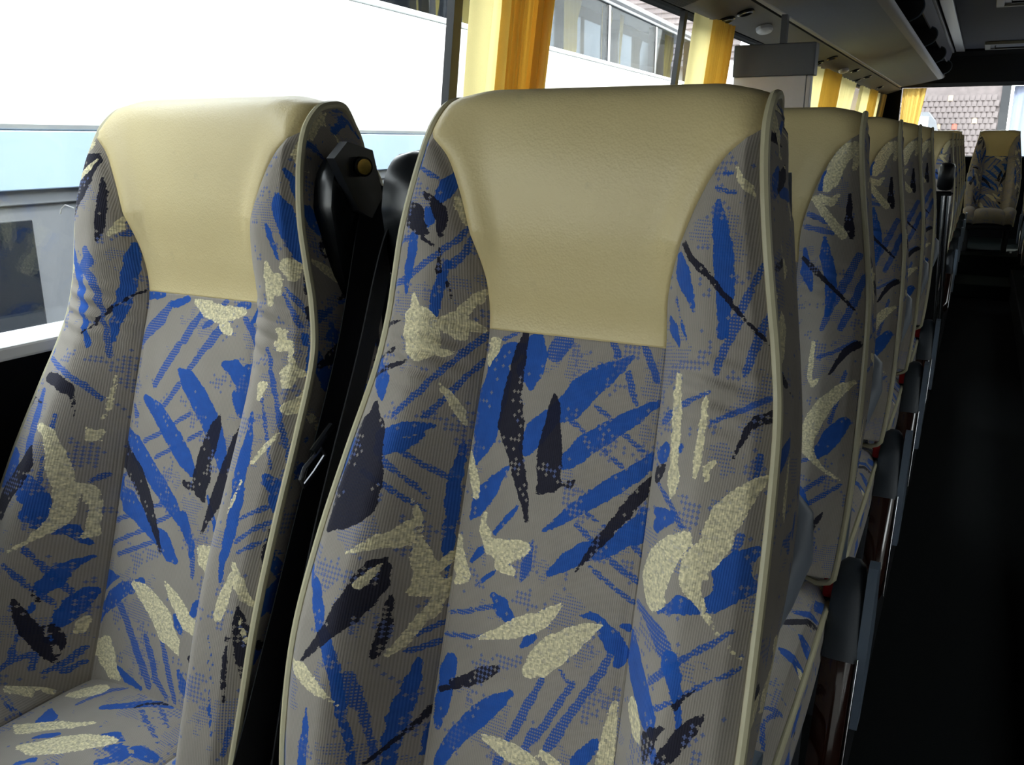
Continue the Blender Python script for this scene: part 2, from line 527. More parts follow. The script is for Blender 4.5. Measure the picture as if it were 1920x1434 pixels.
def side_strip(name, edge, back, mat, parent, seed, nq=10, out=.006, sgn=1):
    """gusset between the piped front edge and the back cover"""
    V = []; UV = []; n = len(edge); acc = 0
    for i in range(n):
        a = np.asarray(edge[i]); b = np.asarray(back[i])
        if i: acc += np.linalg.norm(a - np.asarray(edge[i - 1]))
        for j in range(nq):
            q = j / (nq - 1); p = a + (b - a) * q
            p = p + np.array([sgn * out * math.sin(math.pi * q) - sgn * .004 * math.exp(-((q - .42) / .05) ** 2), 0, 0])
            V.append(p); UV.append((q * np.linalg.norm(b - a), acc))
    F = [(i * nq + j, i * nq + j + 1, (i + 1) * nq + j + 1, (i + 1) * nq + j) for i in range(n - 1) for j in range(nq - 1)]
    return mk(name, V, F, mat, parent, True, UV, sdf(UV, random_strokes(seed, 0, .2, 0, 1.2, 380)))

def make_seat(label, group, strokes, belt=None, arm=None, cushion=True, seeds=1, short=0):
    """belt / arm: -1 or 1, the side of the belt tower and of the armrest"""
    root = empty('coach_seat', (0, 0, 0), label, 'seat', group)
    fab = M['fabric']
    low = BK[:I_PAD + 1]
    # centre panel, wings, head pad
    grid_part('center_panel', low, lambda r: (-r[5], r[5]), 62, fab, root, strokes['P'])
    wing = BK[:I_TOP + 1]
    for sg, key in ((-1, 'L'), (1, 'R')):
        rows = [r for r in wing if (r[4] - r[5] > .0015 or r[0] < .1) and (sg != short or r[0] >= -.492)]
        grid_part('side_wing', rows, (lambda r: (-r[4], -r[5])) if sg < 0 else (lambda r: (r[5], r[4])), 38, fab, root, strokes[key])
    arc = np.concatenate([[0], np.cumsum(np.linalg.norm(np.diff(BK[:, :2], axis=0), axis=1))])
    arcv = {tuple(r): a for r, a in zip(map(tuple, BK), arc)}
    hp = grid_part('head_pad', BK[I_PAD:], lambda r: (-r[5], r[5]), 44, M['vinyl'], root, tval=lambda r: arcv[tuple(r)])
    # sides, piping and back
    NB = 2 + len(BK)
    for sg in (-1, 1):
        BS = [r for r in BK if sg != short or r[2] >= -.492 or r[3] < 0]
        edge = [back_point(r, sg * r[4]) for r in BS]
        tp = [e + np.array([sg * .0015, 0, 0]) for e in edge[::4]]
        if sg == short: tp = [tp[0] + np.array([-sg * .05, .035, -.022]), tp[0] + np.array([-sg * .022, .012, -.018]), tp[0] + np.array([-sg * .006, .002, -.008])] + tp
        mb = MB(); mb.tube(tp, .0048, 8)
        mb.build('piping', M['piping'], root, True)
        back = []
        for r, e in zip(BS, edge):
            if r[3] > -.03 and r[2] < .249:
                # straight across to the back shell
                t = min(r[2], .20)
                nb = -.095 + .062 * float(sstep((-.08 - t) / .40)) - .012 * math.sin(min(1, max(0, (t + .5) / .7)) * math.pi)
                p = P0_ + T_ * (r[2] * .72 + t * .28) + N_ * (nb if r[2] < .15 else nb + (r[2] - .15) * .3) + np.array([sg * (r[4] + .004 - .018 * float(sstep((-.15 - t) / .3))), 0, 0])
                if r[2] > .15: p = p * 0 + (P0_ + T_ * (.15 + (r[2] - .15) * .55) + N_ * (-.090 + (r[2] - .15) * .15) + np.array([sg * (r[4] + .004), 0, 0]))
            else:
                p = P0_ + T_ * .19 + N_ * -.075 + np.array([sg * r[4], 0, 0])
            back.append(p)
        side_strip('side_gusset', edge, back, fab, root, seeds * 7 + sg, sgn=sg)
    # back cover (plastic shell seen from behind)
    V = []; F = []; ts = np.linspace(-.57, .20, 16); ncb = 9
    for t in ts:
        wv = float(np.interp(t, BK[:13 * NS, 2], BK[:13 * NS, 4])) + .002 - .040 * float(sstep((-.12 - t) / .3))
        for j in range(ncb):
            s = -wv + 2 * wv * j / (ncb - 1)
            nb = -.095 + .062 * float(sstep((-.08 - t) / .40)) - .012 * math.sin(min(1, max(0, (t + .5) / .7)) * math.pi) - .022 * (1 - (s / wv) ** 4) * (1 if t < .18 else .4)
            V.append(P0_ + T_ * t + N_ * nb + np.array([s, 0, 0]))
    for i in range(len(ts) - 1):
        for j in range(ncb - 1): F.append((i * ncb + j, i * ncb + j + 1, (i + 1) * ncb + j + 1, (i + 1) * ncb + j))
    mk('back_shell', V, F, M['light_shell'], root, True)
    # grab handle / lower shell lip at the back corner
    for sg in (-1, 1):
        mb = MB()
        pts = [P0_ + T_ * t + N_ * n + np.array([sg * x, 0, 0]) for t, n, x in ((-.12, -.118, .200), (-.15, -.120, .224), (-.19, -.116, .227), (-.235, -.106, .216), (-.33, -.08, .190))]
        mb.tube(pts, [.012, .018, .02, .02, .014], 10)
        mb.build('shell_corner', M['light_shell'], root, True)
    if cushion:
        for nm, fn, k in (('cushion_panel', lambda r: (-r[4], r[4]), 'CP'), ('cushion_wing', lambda r: (-r[3], -r[4]), 'CL'), ('cushion_wing', lambda r: (r[4], r[3]), 'CR')):
            st = strokes.get(k) or random_strokes(seeds * 13 + len(k) + ord(k[1]), -.23, .23, -.50, .06, 330)
            o = grid_part(nm, CK[::-1], fn, 40 if 'panel' in nm else 20, fab, root, st, pf=cush_point, tval=lambda r: r[0])
        for sg in (-1, 1):
            edge = [cush_point(r, sg * r[3]) for r in CK]
            MB().tube([e + np.array([sg * .001, 0, 0]) for e in edge[::3]], .0045, 8).build('cushion_piping', M['piping'], root, True)
            back = [np.array([sg * (r[3] - .004), max(r[0], -.452), .345]) for r in CK]
            side_strip('cushion_gusset', edge, back, fab, root, seeds * 17 + sg, sgn=sg)
        MB().box(-.205, .205, -.44, .10, .30, .352, .012).build('seat_pan', M['frame'], root, True)
    mb = MB(); mb.box(-.19, -.15, -.36, .08, .0, .30, .006); mb.build('pedestal', M['frame'], root, True)
    mb = MB(); mb.box(.15, .19, -.36, .08, .0, .30, .006); mb.build('pedestal', M['frame'], root, True)
    for sg in (-1, 1):
        MB().prism([(-.02, .33), (.12, .33), (.15, .56), (.09, .58), (.02, .47)], 'x', sg * .214, sg * .225).build('recliner_bracket', M['grey_shell'], root)
    if arm:
        sg = arm; x = sg * .250
        o = np.array([x, -.025, .520]); d = np.array([0, -.42, -.907]); nn = np.array([0, -.907, .42])
        def sec(l, wdt, h0, h1):
            c = o + d * l
            return [c + np.array([a * wdt, 0, 0]) + nn * b for a, b in ((-.5, h0), (-.5, h1 - .006), (-.32, h1), (.32, h1), (.5, h1 - .006), (.5, h0))]
        def loft(secs):
            mb = MB(); V = sum([list(s) for s in secs], []); k = len(secs[0]); F = []
            for i in range(len(secs) - 1):
                for j in range(k): F.append((i * k + j, i * k + (j + 1) % k, (i + 1) * k + (j + 1) % k, (i + 1) * k + j))
            F.append(tuple(range(k))[::-1]); F.append(tuple(range((len(secs) - 1) * k, len(secs) * k)))
            return mb.add(V, F)
        ar = empty('armrest', (0, 0, 0)); ar.parent = root
        loft([sec(-.028, .018, -.006, .002), sec(-.020, .034, -.014, .010), sec(-.005, .044, -.018, .018), sec(.03, .048, -.020, .022), sec(.128, .050, -.020, .022)]).build('armrest_cap', M['grey_cap'], ar, True)
        loft([sec(.128, .048, -.018, .021), sec(.30, .050, -.018, .022), sec(.335, .046, -.014, .016), sec(.350, .034, -.008, .006)]).build('armrest_pad', M['wood'], ar, True)
        mb = MB(); mb.tube([o + d * l + np.array([sg * .0265, 0, 0]) + nn * .019 for l in (.12, .22, .34)], .0022, 6); mb.build('chrome_trim', M['chrome'], ar, True)
        c2 = x + sg * .034
        MB().prism([(-.055, .53), (-.045, .548), (-.025, .552), (-.005, .54), (.03, .47), (.04, .40), (.0, .34), (-.06, .30), (-.11, .31), (-.10, .38)], 'x', c2 - .010, c2 + .004).build('arm_bracket', M['grey_shell'], ar, True)
        bv = ar.children[-1].modifiers.new('bevel', 'BEVEL'); bv.width = .004; bv.segments = 3
        bk = MB(); bk.box(sg * .224 - .015, sg * .224 + .013, -.035, .0, .44, .478, .004)
        b = bk.build('buckle', M['black_plastic'], root, True)
        bk2 = MB(); bk2.box(sg * .224 - .013, sg * .224 + .011, -.036, -.004, .4785, .512, .004)
        bk2.build('release_button', M['red'], b, True)
    if belt:
        sg = belt
        # belt tower behind the shoulder: black hood, swivel plate and its brass button
        hood = crom([(.155, 1.095), (.165, 1.135), (.195, 1.158), (.235, 1.150), (.265, 1.115), (.272, 1.04), (.235, .985), (.18, .99), (.155, 1.095)], 4)[:-1]
        x0, x1 = (.186, .222) if sg > 0 else (-.242, -.190)
        k = len(hood); V = []; F = []
        cen = hood.mean(0)
        for x, f in ((x0, .8), (x0 + .005, .95), ((x0 + x1) / 2, 1), (x1 - .005, .95), (x1, .8)):
            V += [(x, cen[0] + (p[0] - cen[0]) * f, cen[1] + (p[1] - cen[1]) * f) for p in hood]
        for i in range(4):
            for j in range(k): F.append((i * k + j, i * k + (j + 1) % k, (i + 1) * k + (j + 1) % k, (i + 1) * k + j))
        F.append(tuple(range(k))[::-1]); F.append(tuple(range(4 * k, 5 * k)))
        t = MB().add(V, F).build('belt_guide', M['black_gloss'], root, True)
        if sg > 0:
            MB().prism([(.150, 1.150), (.175, 1.168), (.222, 1.158), (.240, 1.10), (.225, 1.075), (.190, 1.09)], 'x', .2205, .232).build('guide_plate', M['black_plastic'], t)
            y, z = .196, 1.140
            MB().tube([(.230, y, z), (.242, y - .006, z)], .0115, 20).build('guide_boss', M['black_gloss'], t, True)
            MB().tube([(.242, y - .006, z), (.2440, y - .007, z)], .0088, 20).build('guide_button', M['gold'], t, True)
        # webbing lying flat beside the wing
        def bp(t, n, s): return P0_ + T_ * t + N_ * n + np.array([sg * s, 0, 0])
        if sg > 0:
            path = [bp(.16, -.045, .230), bp(.10, -.03, .234), bp(-.05, -.012, .242), bp(-.25, .035, .252), bp(-.45, .070, .252), bp(-.56, .080, .248), bp(-.70, .03, .238)]
            MB().ribbon(crom(path, 6), .048, .0016, (.25, .97, 0)).build('seat_belt', M['belt'], root)
        else:
            path = [bp(.15, -.02, .236), bp(.08, .005, .240), bp(-.05, .018, .244), bp(-.25, .045, .250), bp(-.45, .055, .254), bp(-.56, .05, .252), bp(-.70, .01, .240)]
            sb = MB().ribbon(crom(path, 6), .048, .0016, (-.25, .97, 0)).build('seat_belt', M['belt'], root)
            c = bp(-.185, .060, .258)
            tg = MB(); tg.tube([c + np.array([-.006, -.016, .0]), c + np.array([-.004, -.010, .012]), c + np.array([-.002, .016, .026]), c + np.array([-.002, .022, .016]), c + np.array([-.003, .004, .002]), c + np.array([-.006, -.012, -.010])], .0026, 8, closed=True)
            tg.build('belt_tongue', M['dark_chrome'], sb, True)
            st = MB(); c3 = bp(-.145, .055, .254); st.tube([c3 + np.array([-.005, -.016, -.010]), c3 + np.array([-.003, .016, .012])], .0042, 8)
            st.build('belt_stop', M['black_gloss'], sb, True)
    return root

# leaf strokes of the two cloths, in metres on each panel
PRINT_A = {
 'L': [
  ('C', [(-0.1661,0.2013,0.0018),(-0.1681,0.1914,0.0091),(-0.165,0.1838,0.0029)]),
  ('N', [(-0.1512,0.1778,0.0033),(-0.1573,0.1671,0.0135),(-0.1637,0.1479,0.017),(-0.17,0.1266,0.0153),(-0.1757,0.106,0.0074),(-0.1777,0.0912,0.0009)]),
  ('C', [(-0.1482,0.1717,0.001),(-0.1554,0.1615,0.0038),(-0.1702,0.1488,0.0044)]),
  ('N', [(-0.1362,0.1462,0.001),(-0.1319,0.1264,0.0041),(-0.1294,0.1012,0.0061),(-0.1316,0.0804,0.0062),(-0.1365,0.0616,0.0031)]),
  ('C', [(-0.1111,0.0951,0.0011),(-0.1156,0.0798,0.0053),(-0.1239,0.0689,0.0025)]),
  ('H', [(-0.1095,0.089,0.0034),(-0.1099,0.0913,0.0036)]),
  ('H', [(-0.1115,0.0704,0.0036),(-0.1048,0.074,0.0039)]),
  ('B', [(-0.1043,0.0601,0.0022),(-0.107,0.0399,0.0069),(-0.1124,0.0154,0.0071),(-0.1168,-0.0094,0.0072),(-0.1219,-0.034,0.0071),(-0.1249,-0.0584,0.0041),(-0.1239,-0.0744,0.0013)]),
  ('B', [(-0.183,0.0738,0.0008),(-0.1852,0.0531,0.0022),(-0.1863,0.0298,0.0086),(-0.1709,0.0022,0.0074),(-0.1647,-0.0252,0.0074),(-0.1549,-0.0557,0.0039),(-0.1451,-0.0846,0.0032)]),
  ('H', [(-0.1565,0.0457,0.0061),(-0.1526,0.031,0.0092),(-0.1628,0.0196,0.0092),(-0.1482,0.0042,0.0054),(-0.143,-0.0146,0.0048),(-0.1367,-0.0409,0.0028),(-0.1291,-0.0714,0.0035),(-0.1244,-0.0946,0.0026)]),
  ('N', [(-0.1009,0.0,0.0014),(-0.1162,-0.015,0.0014),(-0.1355,-0.0407,0.002),(-0.1477,-0.0609,0.0015),(-0.1626,-0.0729,0.0008)]),
  ('C', [(-0.1905,0.0199,0.0036),(-0.1913,0.0129,0.0027)]),
  ('B', [(-0.1943,-0.0136,0.0),(-0.1972,-0.0342,0.0008),(-0.2006,-0.0574,0.001),(-0.2043,-0.0849,0.0004),(-0.2055,-0.0975,0.0013)]),
  ('H', [(-0.2058,-0.0979,0.006),(-0.2072,-0.1062,0.0034),(-0.1667,-0.1197,0.0039),(-0.1408,-0.1355,0.0035),(-0.1255,-0.1516,0.0026)]),
  ('N', [(-0.2073,-0.1152,0.0043),(-0.2083,-0.1165,0.0044),(-0.2092,-0.1268,0.0002)]),
  ('N', [(-0.1902,-0.1326,0.0066),(-0.1708,-0.1343,0.0086),(-0.1554,-0.1421,0.0078),(-0.1485,-0.1489,0.0028),(-0.1443,-0.168,0.0014),(-0.1408,-0.1862,0.0005)]),
  ('B', [(-0.2092,-0.1292,0.0007),(-0.2103,-0.1424,0.0008),(-0.2111,-0.1539,0.0003)]),
  ('N', [(-0.2116,-0.1638,0.002),(-0.2121,-0.17,0.0061),(-0.2123,-0.1709,0.0028)]),
  ('N', [(-0.2107,-0.1517,0.0023),(-0.2117,-0.1607,0.0017),(-0.1859,-0.1663,0.0013)]),
  ('B', [(-0.2129,-0.1827,0.0004),(-0.2132,-0.1884,0.0002)]),
  ('H', [(-0.1909,-0.1509,0.0043),(-0.1864,-0.1763,0.0068),(-0.1825,-0.2035,0.0074),(-0.1779,-0.2302,0.0061)]),
  ('H', [(-0.1577,-0.1781,0.0018),(-0.1563,-0.1975,0.0025)]),
  ('H', [(-0.1569,-0.2347,0.0018),(-0.1559,-0.252,0.0019),(-0.1548,-0.2712,0.0016)]),
  ('B', [(-0.2144,-0.2446,0.0097),(-0.2125,-0.2536,0.0245),(-0.2139,-0.2686,0.0147)]),
  ('B', [(-0.1675,-0.2652,0.008),(-0.1613,-0.2816,0.0139),(-0.1532,-0.2923,0.0099),(-0.1551,-0.3098,0.0097),(-0.1471,-0.3054,0.0086),(-0.15,-0.323,0.0051)]),
  ('N', [(-0.1739,-0.2256,0.0043),(-0.1744,-0.2451,0.0107),(-0.1822,-0.2677,0.0138),(-0.1918,-0.283,0.0138),(-0.1966,-0.3013,0.0123),(-0.1922,-0.3158,0.0061)]),
  ('C', [(-0.1707,-0.1958,0.0054),(-0.1577,-0.2036,0.0061),(-0.1495,-0.2239,0.0071),(-0.1447,-0.2467,0.0091),(-0.1388,-0.2697,0.0078),(-0.1362,-0.2911,0.0074),(-0.1365,-0.3088,0.0078),(-0.1429,-0.3246,0.0058),(-0.1527,-0.3424,0.0025),(-0.1689,-0.3591,0.0015)]),
  ('C', [(-0.1167,-0.1168,0.0007),(-0.1173,-0.137,0.0023),(-0.1186,-0.1614,0.0021),(-0.122,-0.1781,0.0013)]),
  ('C', [(-0.1312,-0.1896,0.0012),(-0.1268,-0.2048,0.0048),(-0.1217,-0.1941,0.003),(-0.1217,-0.2061,0.0023)]),
  ('C', [(-0.1291,-0.2688,0.0055),(-0.1233,-0.2743,0.0064),(-0.1186,-0.2899,0.0046),(-0.1173,-0.3099,0.0042),(-0.1177,-0.332,0.0053),(-0.1228,-0.3362,0.0029)]),
  ('B', [(-0.1382,-0.3304,0.0039),(-0.1311,-0.3264,0.0067),(-0.1225,-0.3402,0.0043),(-0.1168,-0.3461,0.0018)]),
  ('H', [(-0.1233,-0.2623,0.0028),(-0.1134,-0.2512,0.0037)]),
  ('H', [(-0.1556,-0.3521,0.0026),(-0.1511,-0.3605,0.0026)]),
  ('H', [(-0.1718,-0.3734,0.003),(-0.1552,-0.3911,0.0029),(-0.1425,-0.4109,0.0028),(-0.129,-0.4337,0.0024)]),
  ('H', [(-0.1522,-0.3583,0.0027),(-0.1422,-0.3777,0.003),(-0.1322,-0.3959,0.0031),(-0.1219,-0.4166,0.0024)]),
  ('B', [(-0.1157,-0.3627,0.0023),(-0.124,-0.3706,0.0048),(-0.1324,-0.3802,0.006),(-0.1334,-0.39,0.0076),(-0.1384,-0.3994,0.0079),(-0.1409,-0.411,0.0034)]),
  ('B', [(-0.1144,-0.411,0.0068),(-0.1197,-0.4227,0.009),(-0.1239,-0.4363,0.0091),(-0.1277,-0.4516,0.0059)]),
  ('N', [(-0.1582,-0.4162,0.0016),(-0.1541,-0.4316,0.0042),(-0.1462,-0.4533,0.0066),(-0.1389,-0.4735,0.0058),(-0.1336,-0.4898,0.0039),(-0.126,-0.5049,0.0015)]),
  ('N', [(-0.1333,-0.4529,0.0019),(-0.1283,-0.4653,0.0042),(-0.1256,-0.4795,0.0025),(-0.1253,-0.4932,0.0014)]),
  ('N', [(-0.1509,-0.3988,0.0011),(-0.1438,-0.4166,0.0016),(-0.1389,-0.4287,0.0011)]),
  ('B', [(-0.1441,-0.4244,0.0022),(-0.1458,-0.4359,0.0017)]),
  ('B', [(-0.133,-0.4666,0.0024),(-0.132,-0.4745,0.0032)]),
  ('H', [(-0.1502,-0.4588,0.0009),(-0.1522,-0.4798,0.0019),(-0.1536,-0.499,0.0028),(-0.1597,-0.5088,0.0026)]),
  ('H', [(-0.1534,-0.5009,0.0026),(-0.1401,-0.4888,0.003)]),
  ('H', [(-0.1383,-0.491,0.0027),(-0.1392,-0.5102,0.0022)]),
  ('H', [(-0.1119,-0.4856,0.0029),(-0.1218,-0.5056,0.0034),(-0.1315,-0.5155,0.0027)]),
  ('H', [(-0.1113,-0.5057,0.0031),(-0.1201,-0.5158,0.0039)]),
  ('C', [(-0.1139,-0.4453,0.0028),(-0.1158,-0.4551,0.0049),(-0.1167,-0.4649,0.003)]),
 ],
 'P': [
  ('B', [(-0.0972,-0.0062,0.0059),(-0.071,-0.0022,0.0055)]),
  ('H', [(-0.0552,-0.0148,0.0053),(-0.0697,-0.0362,0.0097),(-0.0891,-0.0541,0.0086),(-0.1003,-0.0739,0.0016)]),
  ('B', [(-0.0418,-0.0117,0.0064),(-0.0524,-0.0146,0.0043)]),
  ('C', [(-0.0102,-0.0071,0.0042),(0.0126,-0.0149,0.011),(0.0372,-0.0204,0.0114),(0.0517,-0.0171,0.0099),(0.0735,-0.0132,0.0048)]),
  ('C', [(0.0456,-0.0331,0.0085),(0.0549,-0.0399,0.0063)]),
  ('H', [(0.0016,-0.0237,0.0052),(-0.0096,-0.0405,0.0064),(-0.018,-0.0591,0.0065)]),
  ('H', [(0.0222,-0.0316,0.0042),(0.0111,-0.0385,0.0033)]),
  ('H', [(0.0412,-0.0355,0.0062),(0.0269,-0.0583,0.0074)]),
  ('H', [(0.0374,-0.0088,0.0035),(0.0443,-0.0025,0.0034)]),
  ('B', [(-0.0343,-0.0091,0.0056),(-0.0241,-0.0044,0.0043)]),
  ('B', [(0.0625,-0.0067,0.0029),(0.0797,-0.0033,0.0056)]),
  ('B', [(0.0985,-0.0037,0.003),(0.0971,-0.0129,0.0053),(0.089,-0.025,0.0027)]),
  ('H', [(0.0777,-0.0223,0.0044),(0.0921,-0.0359,0.0043),(0.0998,-0.0529,0.0026)]),
  ('B', [(-0.1025,-0.1903,0.0044),(-0.0873,-0.2069,0.0153),(-0.0574,-0.228,0.0138),(-0.0292,-0.2488,0.0132),(-0.0027,-0.2693,0.0114),(0.0194,-0.2883,0.0073)]),
  ('B', [(-0.0753,-0.1428,0.0052),(-0.0477,-0.157,0.0118),(-0.0232,-0.1771,0.013)]),
  ('B', [(-0.103,-0.2547,0.0025),(-0.1032,-0.2714,0.0081),(-0.0803,-0.2842,0.017),(-0.0553,-0.2973,0.0122),(-0.0312,-0.3122,0.0088),(-0.0071,-0.3189,0.0124),(0.0095,-0.3349,0.0102)]),
  ('N', [(-0.1026,-0.2067,0.0015),(-0.1015,-0.2254,0.0138),(-0.0727,-0.2447,0.0141),(-0.0524,-0.2669,0.0117),(-0.0358,-0.2894,0.0086),(-0.0194,-0.3137,0.005),(-0.0065,-0.3364,0.0022)]),
  ('H', [(-0.1029,-0.2351,0.0023),(-0.1028,-0.2284,0.0026)]),
  ('H', [(-0.103,-0.254,0.0022),(-0.0963,-0.2489,0.0035)]),
  ('H', [(-0.0665,-0.1996,0.0033),(-0.0312,-0.1802,0.0036)]),
  ('H', [(-0.0414,-0.2174,0.0031),(-0.0053,-0.1977,0.003)]),
  ('H', [(-0.0316,-0.2807,0.0028),(-0.0054,-0.2698,0.0028)]),
  ('H', [(-0.0221,-0.2995,0.003),(0.0029,-0.2848,0.0029)]),
  ('H', [(-0.1036,-0.3133,0.0043),(-0.0737,-0.3,0.0029)]),
  ('H', [(-0.1029,-0.3434,0.0029),(-0.0401,-0.3121,0.0034)]),
  ('H', [(-0.0875,-0.3564,0.0035),(-0.0203,-0.3237,0.0033)]),
  ('H', [(-0.104,-0.3523,0.0015),(-0.104,-0.3487,0.0018)]),
  ('H', [(-0.0608,-0.123,0.0052),(-0.045,-0.0973,0.0062),(-0.0266,-0.0676,0.0059)]),
  ('H', [(-0.102,-0.1508,0.0017),(-0.0897,-0.1669,0.0055)]),
  ('B', [(0.0222,-0.2839,0.0088),(0.0329,-0.301,0.0074),(0.0446,-0.3178,0.0054),(0.0451,-0.328,0.0044)]),
  ('B', [(-0.0232,-0.1771,0.0129),(-0.0054,-0.1919,0.0139),(0.014,-0.2101,0.0122),(0.0295,-0.2248,0.0071)]),
  ('B', [(-0.0178,-0.098,0.0028),(0.0009,-0.1094,0.0132),(0.0259,-0.1331,0.0154),(0.0444,-0.1535,0.0152),(0.06,-0.174,0.0128),(0.0707,-0.195,0.0105),(0.076,-0.2131,0.0058)]),
  ('H', [(-0.0366,-0.1475,0.0043),(-0.014,-0.1171,0.0046)]),
  ('H', [(0.0003,-0.0939,0.0045),(0.0255,-0.0581,0.0054)]),
  ('H', [(-0.0104,-0.1654,0.0031),(0.0138,-0.1512,0.003)]),
  ('H', [(0.0147,-0.1849,0.003),(0.0353,-0.1721,0.0029)]),
  ('B', [(0.0555,-0.0815,0.0048),(0.0729,-0.0851,0.0111),(0.0869,-0.0984,0.0112),(0.0969,-0.0857,0.0095)]),
  ('B', [(0.0859,-0.1192,0.0112),(0.0928,-0.137,0.0083),(0.0977,-0.1438,0.0022)]),
  ('B', [(0.1012,-0.1095,0.01),(0.0924,-0.1202,0.0122)]),
  ('N', [(0.0611,-0.1454,0.0012),(0.0578,-0.161,0.0082),(0.0519,-0.1829,0.0118),(0.0462,-0.2067,0.0121),(0.0453,-0.2297,0.0147),(0.0455,-0.245,0.0097),(0.0555,-0.2603,0.0014)]),
  ('N', [(0.0162,-0.2367,0.002),(0.0198,-0.2419,0.0044),(0.0328,-0.2434,0.005)]),
  ('N', [(0.1016,-0.1299,0.0007),(0.0991,-0.153,0.0048),(0.0926,-0.1765,0.0085),(0.0898,-0.1995,0.0122),(0.0847,-0.2229,0.0135),(0.0764,-0.2432,0.0112),(0.0683,-0.2655,0.0068),(0.0602,-0.288,0.0034),(0.0566,-0.302,0.0009)]),
  ('B', [(0.0586,-0.2502,0.0019),(0.0728,-0.278,0.0028),(0.0833,-0.2986,0.0058),(0.0877,-0.3109,0.0027)]),
  ('C', [(0.0609,-0.3202,0.0075),(0.0796,-0.3182,0.0075)]),
  ('B', [(-0.1044,-0.3855,0.0031),(-0.1044,-0.3907,0.011),(-0.081,-0.3857,0.0016)]),
  ('B', [(-0.1045,-0.3993,0.0041),(-0.1047,-0.4126,0.0003)]),
  ('B', [(-0.105,-0.4527,0.0017),(-0.1049,-0.4393,0.0044),(-0.0905,-0.4183,0.0122),(-0.0685,-0.3987,0.0102),(-0.051,-0.3924,0.0083),(-0.0324,-0.38,0.0054)]),
  ('H', [(-0.074,-0.4181,0.0055),(-0.0541,-0.437,0.006),(-0.0298,-0.4662,0.0063),(-0.0109,-0.4885,0.0069),(0.0039,-0.5078,0.0049)]),
  ('C', [(-0.1051,-0.4756,0.0008),(-0.1046,-0.4886,0.0099),(-0.0876,-0.4763,0.0102),(-0.0838,-0.4934,0.0184),(-0.0708,-0.5078,0.0122),(-0.0534,-0.5146,0.0041)]),
  ('B', [(-0.0592,-0.5023,0.0033),(-0.0389,-0.5103,0.0063),(-0.0086,-0.5153,0.0028)]),
  ('C', [(-0.0497,-0.3881,0.005),(-0.0306,-0.3934,0.0113),(-0.0085,-0.4037,0.0141),(0.0107,-0.4185,0.0169),(0.0214,-0.4332,0.0152),(0.0361,-0.443,0.0098),(0.0459,-0.4559,0.0025)]),
  ('C', [(0.0074,-0.3717,0.0013),(0.023,-0.3846,0.0074),(0.0383,-0.3983,0.0098),(0.0507,-0.4126,0.0105),(0.0664,-0.4184,0.0096),(0.0814,-0.4224,0.0042)]),
  ('B', [(0.0763,-0.3781,0.0016),(0.0663,-0.3899,0.0085),(0.0589,-0.403,0.0044)]),
  ('B', [(0.0326,-0.4093,0.0038),(0.0394,-0.4191,0.0075),(0.0448,-0.4284,0.003)]),
  ('H', [(-0.014,-0.4482,0.0044),(0.0013,-0.4695,0.0054),(0.0146,-0.497,0.0047),(0.036,-0.5142,0.003)]),
  ('H', [(0.0159,-0.4462,0.0037),(0.0281,-0.4701,0.0046),(0.0407,-0.4975,0.0045),(0.0517,-0.5175,0.003)]),
  ('N', [(0.063,-0.4553,0.0027),(0.0764,-0.4633,0.0092),(0.0865,-0.474,0.0058)]),
  ('B', [(0.0494,-0.476,0.0025),(0.0597,-0.4924,0.0072),(0.0737,-0.5039,0.0082),(0.0876,-0.5153,0.0059)]),
  ('H', [(0.047,-0.3274,0.0044),(0.0521,-0.3569,0.0029)]),
  ('C', [(0.0682,-0.3306,0.0114),(0.0795,-0.3415,0.0079)]),
  ('B', [(0.0088,-0.3355,0.0093),(0.0231,-0.3421,0.0034)]),
 ],
 'R': [
  ('C', [(0.1751,0.2082,0.0006),(0.1768,0.1919,0.0045),(0.1771,0.1846,0.0048),(0.1788,0.1765,0.0031)]),
  ('B', [(0.1704,0.1656,0.0014),(0.1795,0.1551,0.0036),(0.1841,0.1445,0.0056),(0.1861,0.1313,0.0015)]),
  ('H', [(0.1805,0.1657,0.0013),(0.1794,0.1728,0.0046)]),
  ('B', [(0.1684,0.1351,0.0036),(0.174,0.1183,0.0099),(0.1805,0.1007,0.0094),(0.1873,0.0802,0.0086),(0.1937,0.0633,0.0064),(0.1999,0.0444,0.0019)]),
  ('B', [(0.1592,0.0959,0.0017),(0.163,0.0834,0.0041),(0.1684,0.0694,0.0032),(0.1737,0.0544,0.0012)]),
  ('H', [(0.1897,0.0905,0.0024),(0.1908,0.1016,0.0024)]),
  ('C', [(0.1861,0.0458,0.0113),(0.1888,0.0351,0.0068)]),
  ('C', [(0.1579,0.0483,0.0026),(0.1615,0.0317,0.0077),(0.1631,0.013,0.0071),(0.1621,-0.0014,0.0043)]),
  ('C', [(0.1713,0.0289,0.0081),(0.1729,0.0123,0.0047)]),
  ('H', [(0.1822,0.019,0.0025),(0.1954,0.0044,0.0028),(0.206,-0.0111,0.0027),(0.2114,-0.0267,0.0015)]),
  ('H', [(0.1804,0.0113,0.0022),(0.1903,-0.0054,0.003),(0.201,-0.0245,0.0026)]),
  ('N', [(0.1987,0.0519,0.0024),(0.2012,0.0328,0.0031),(0.2011,0.0154,0.0014)]),
  ('N', [(0.204,-0.0026,0.0032),(0.2076,-0.0142,0.0031)]),
  ('B', [(0.2027,0.0268,0.0048),(0.2042,0.0178,0.0028)]),
  ('B', [(0.205,-0.0322,0.0025),(0.2085,-0.0438,0.0029)]),
  ('C', [(0.1755,-0.0296,0.0021),(0.1842,-0.0357,0.0052),(0.1852,-0.0472,0.0087)]),
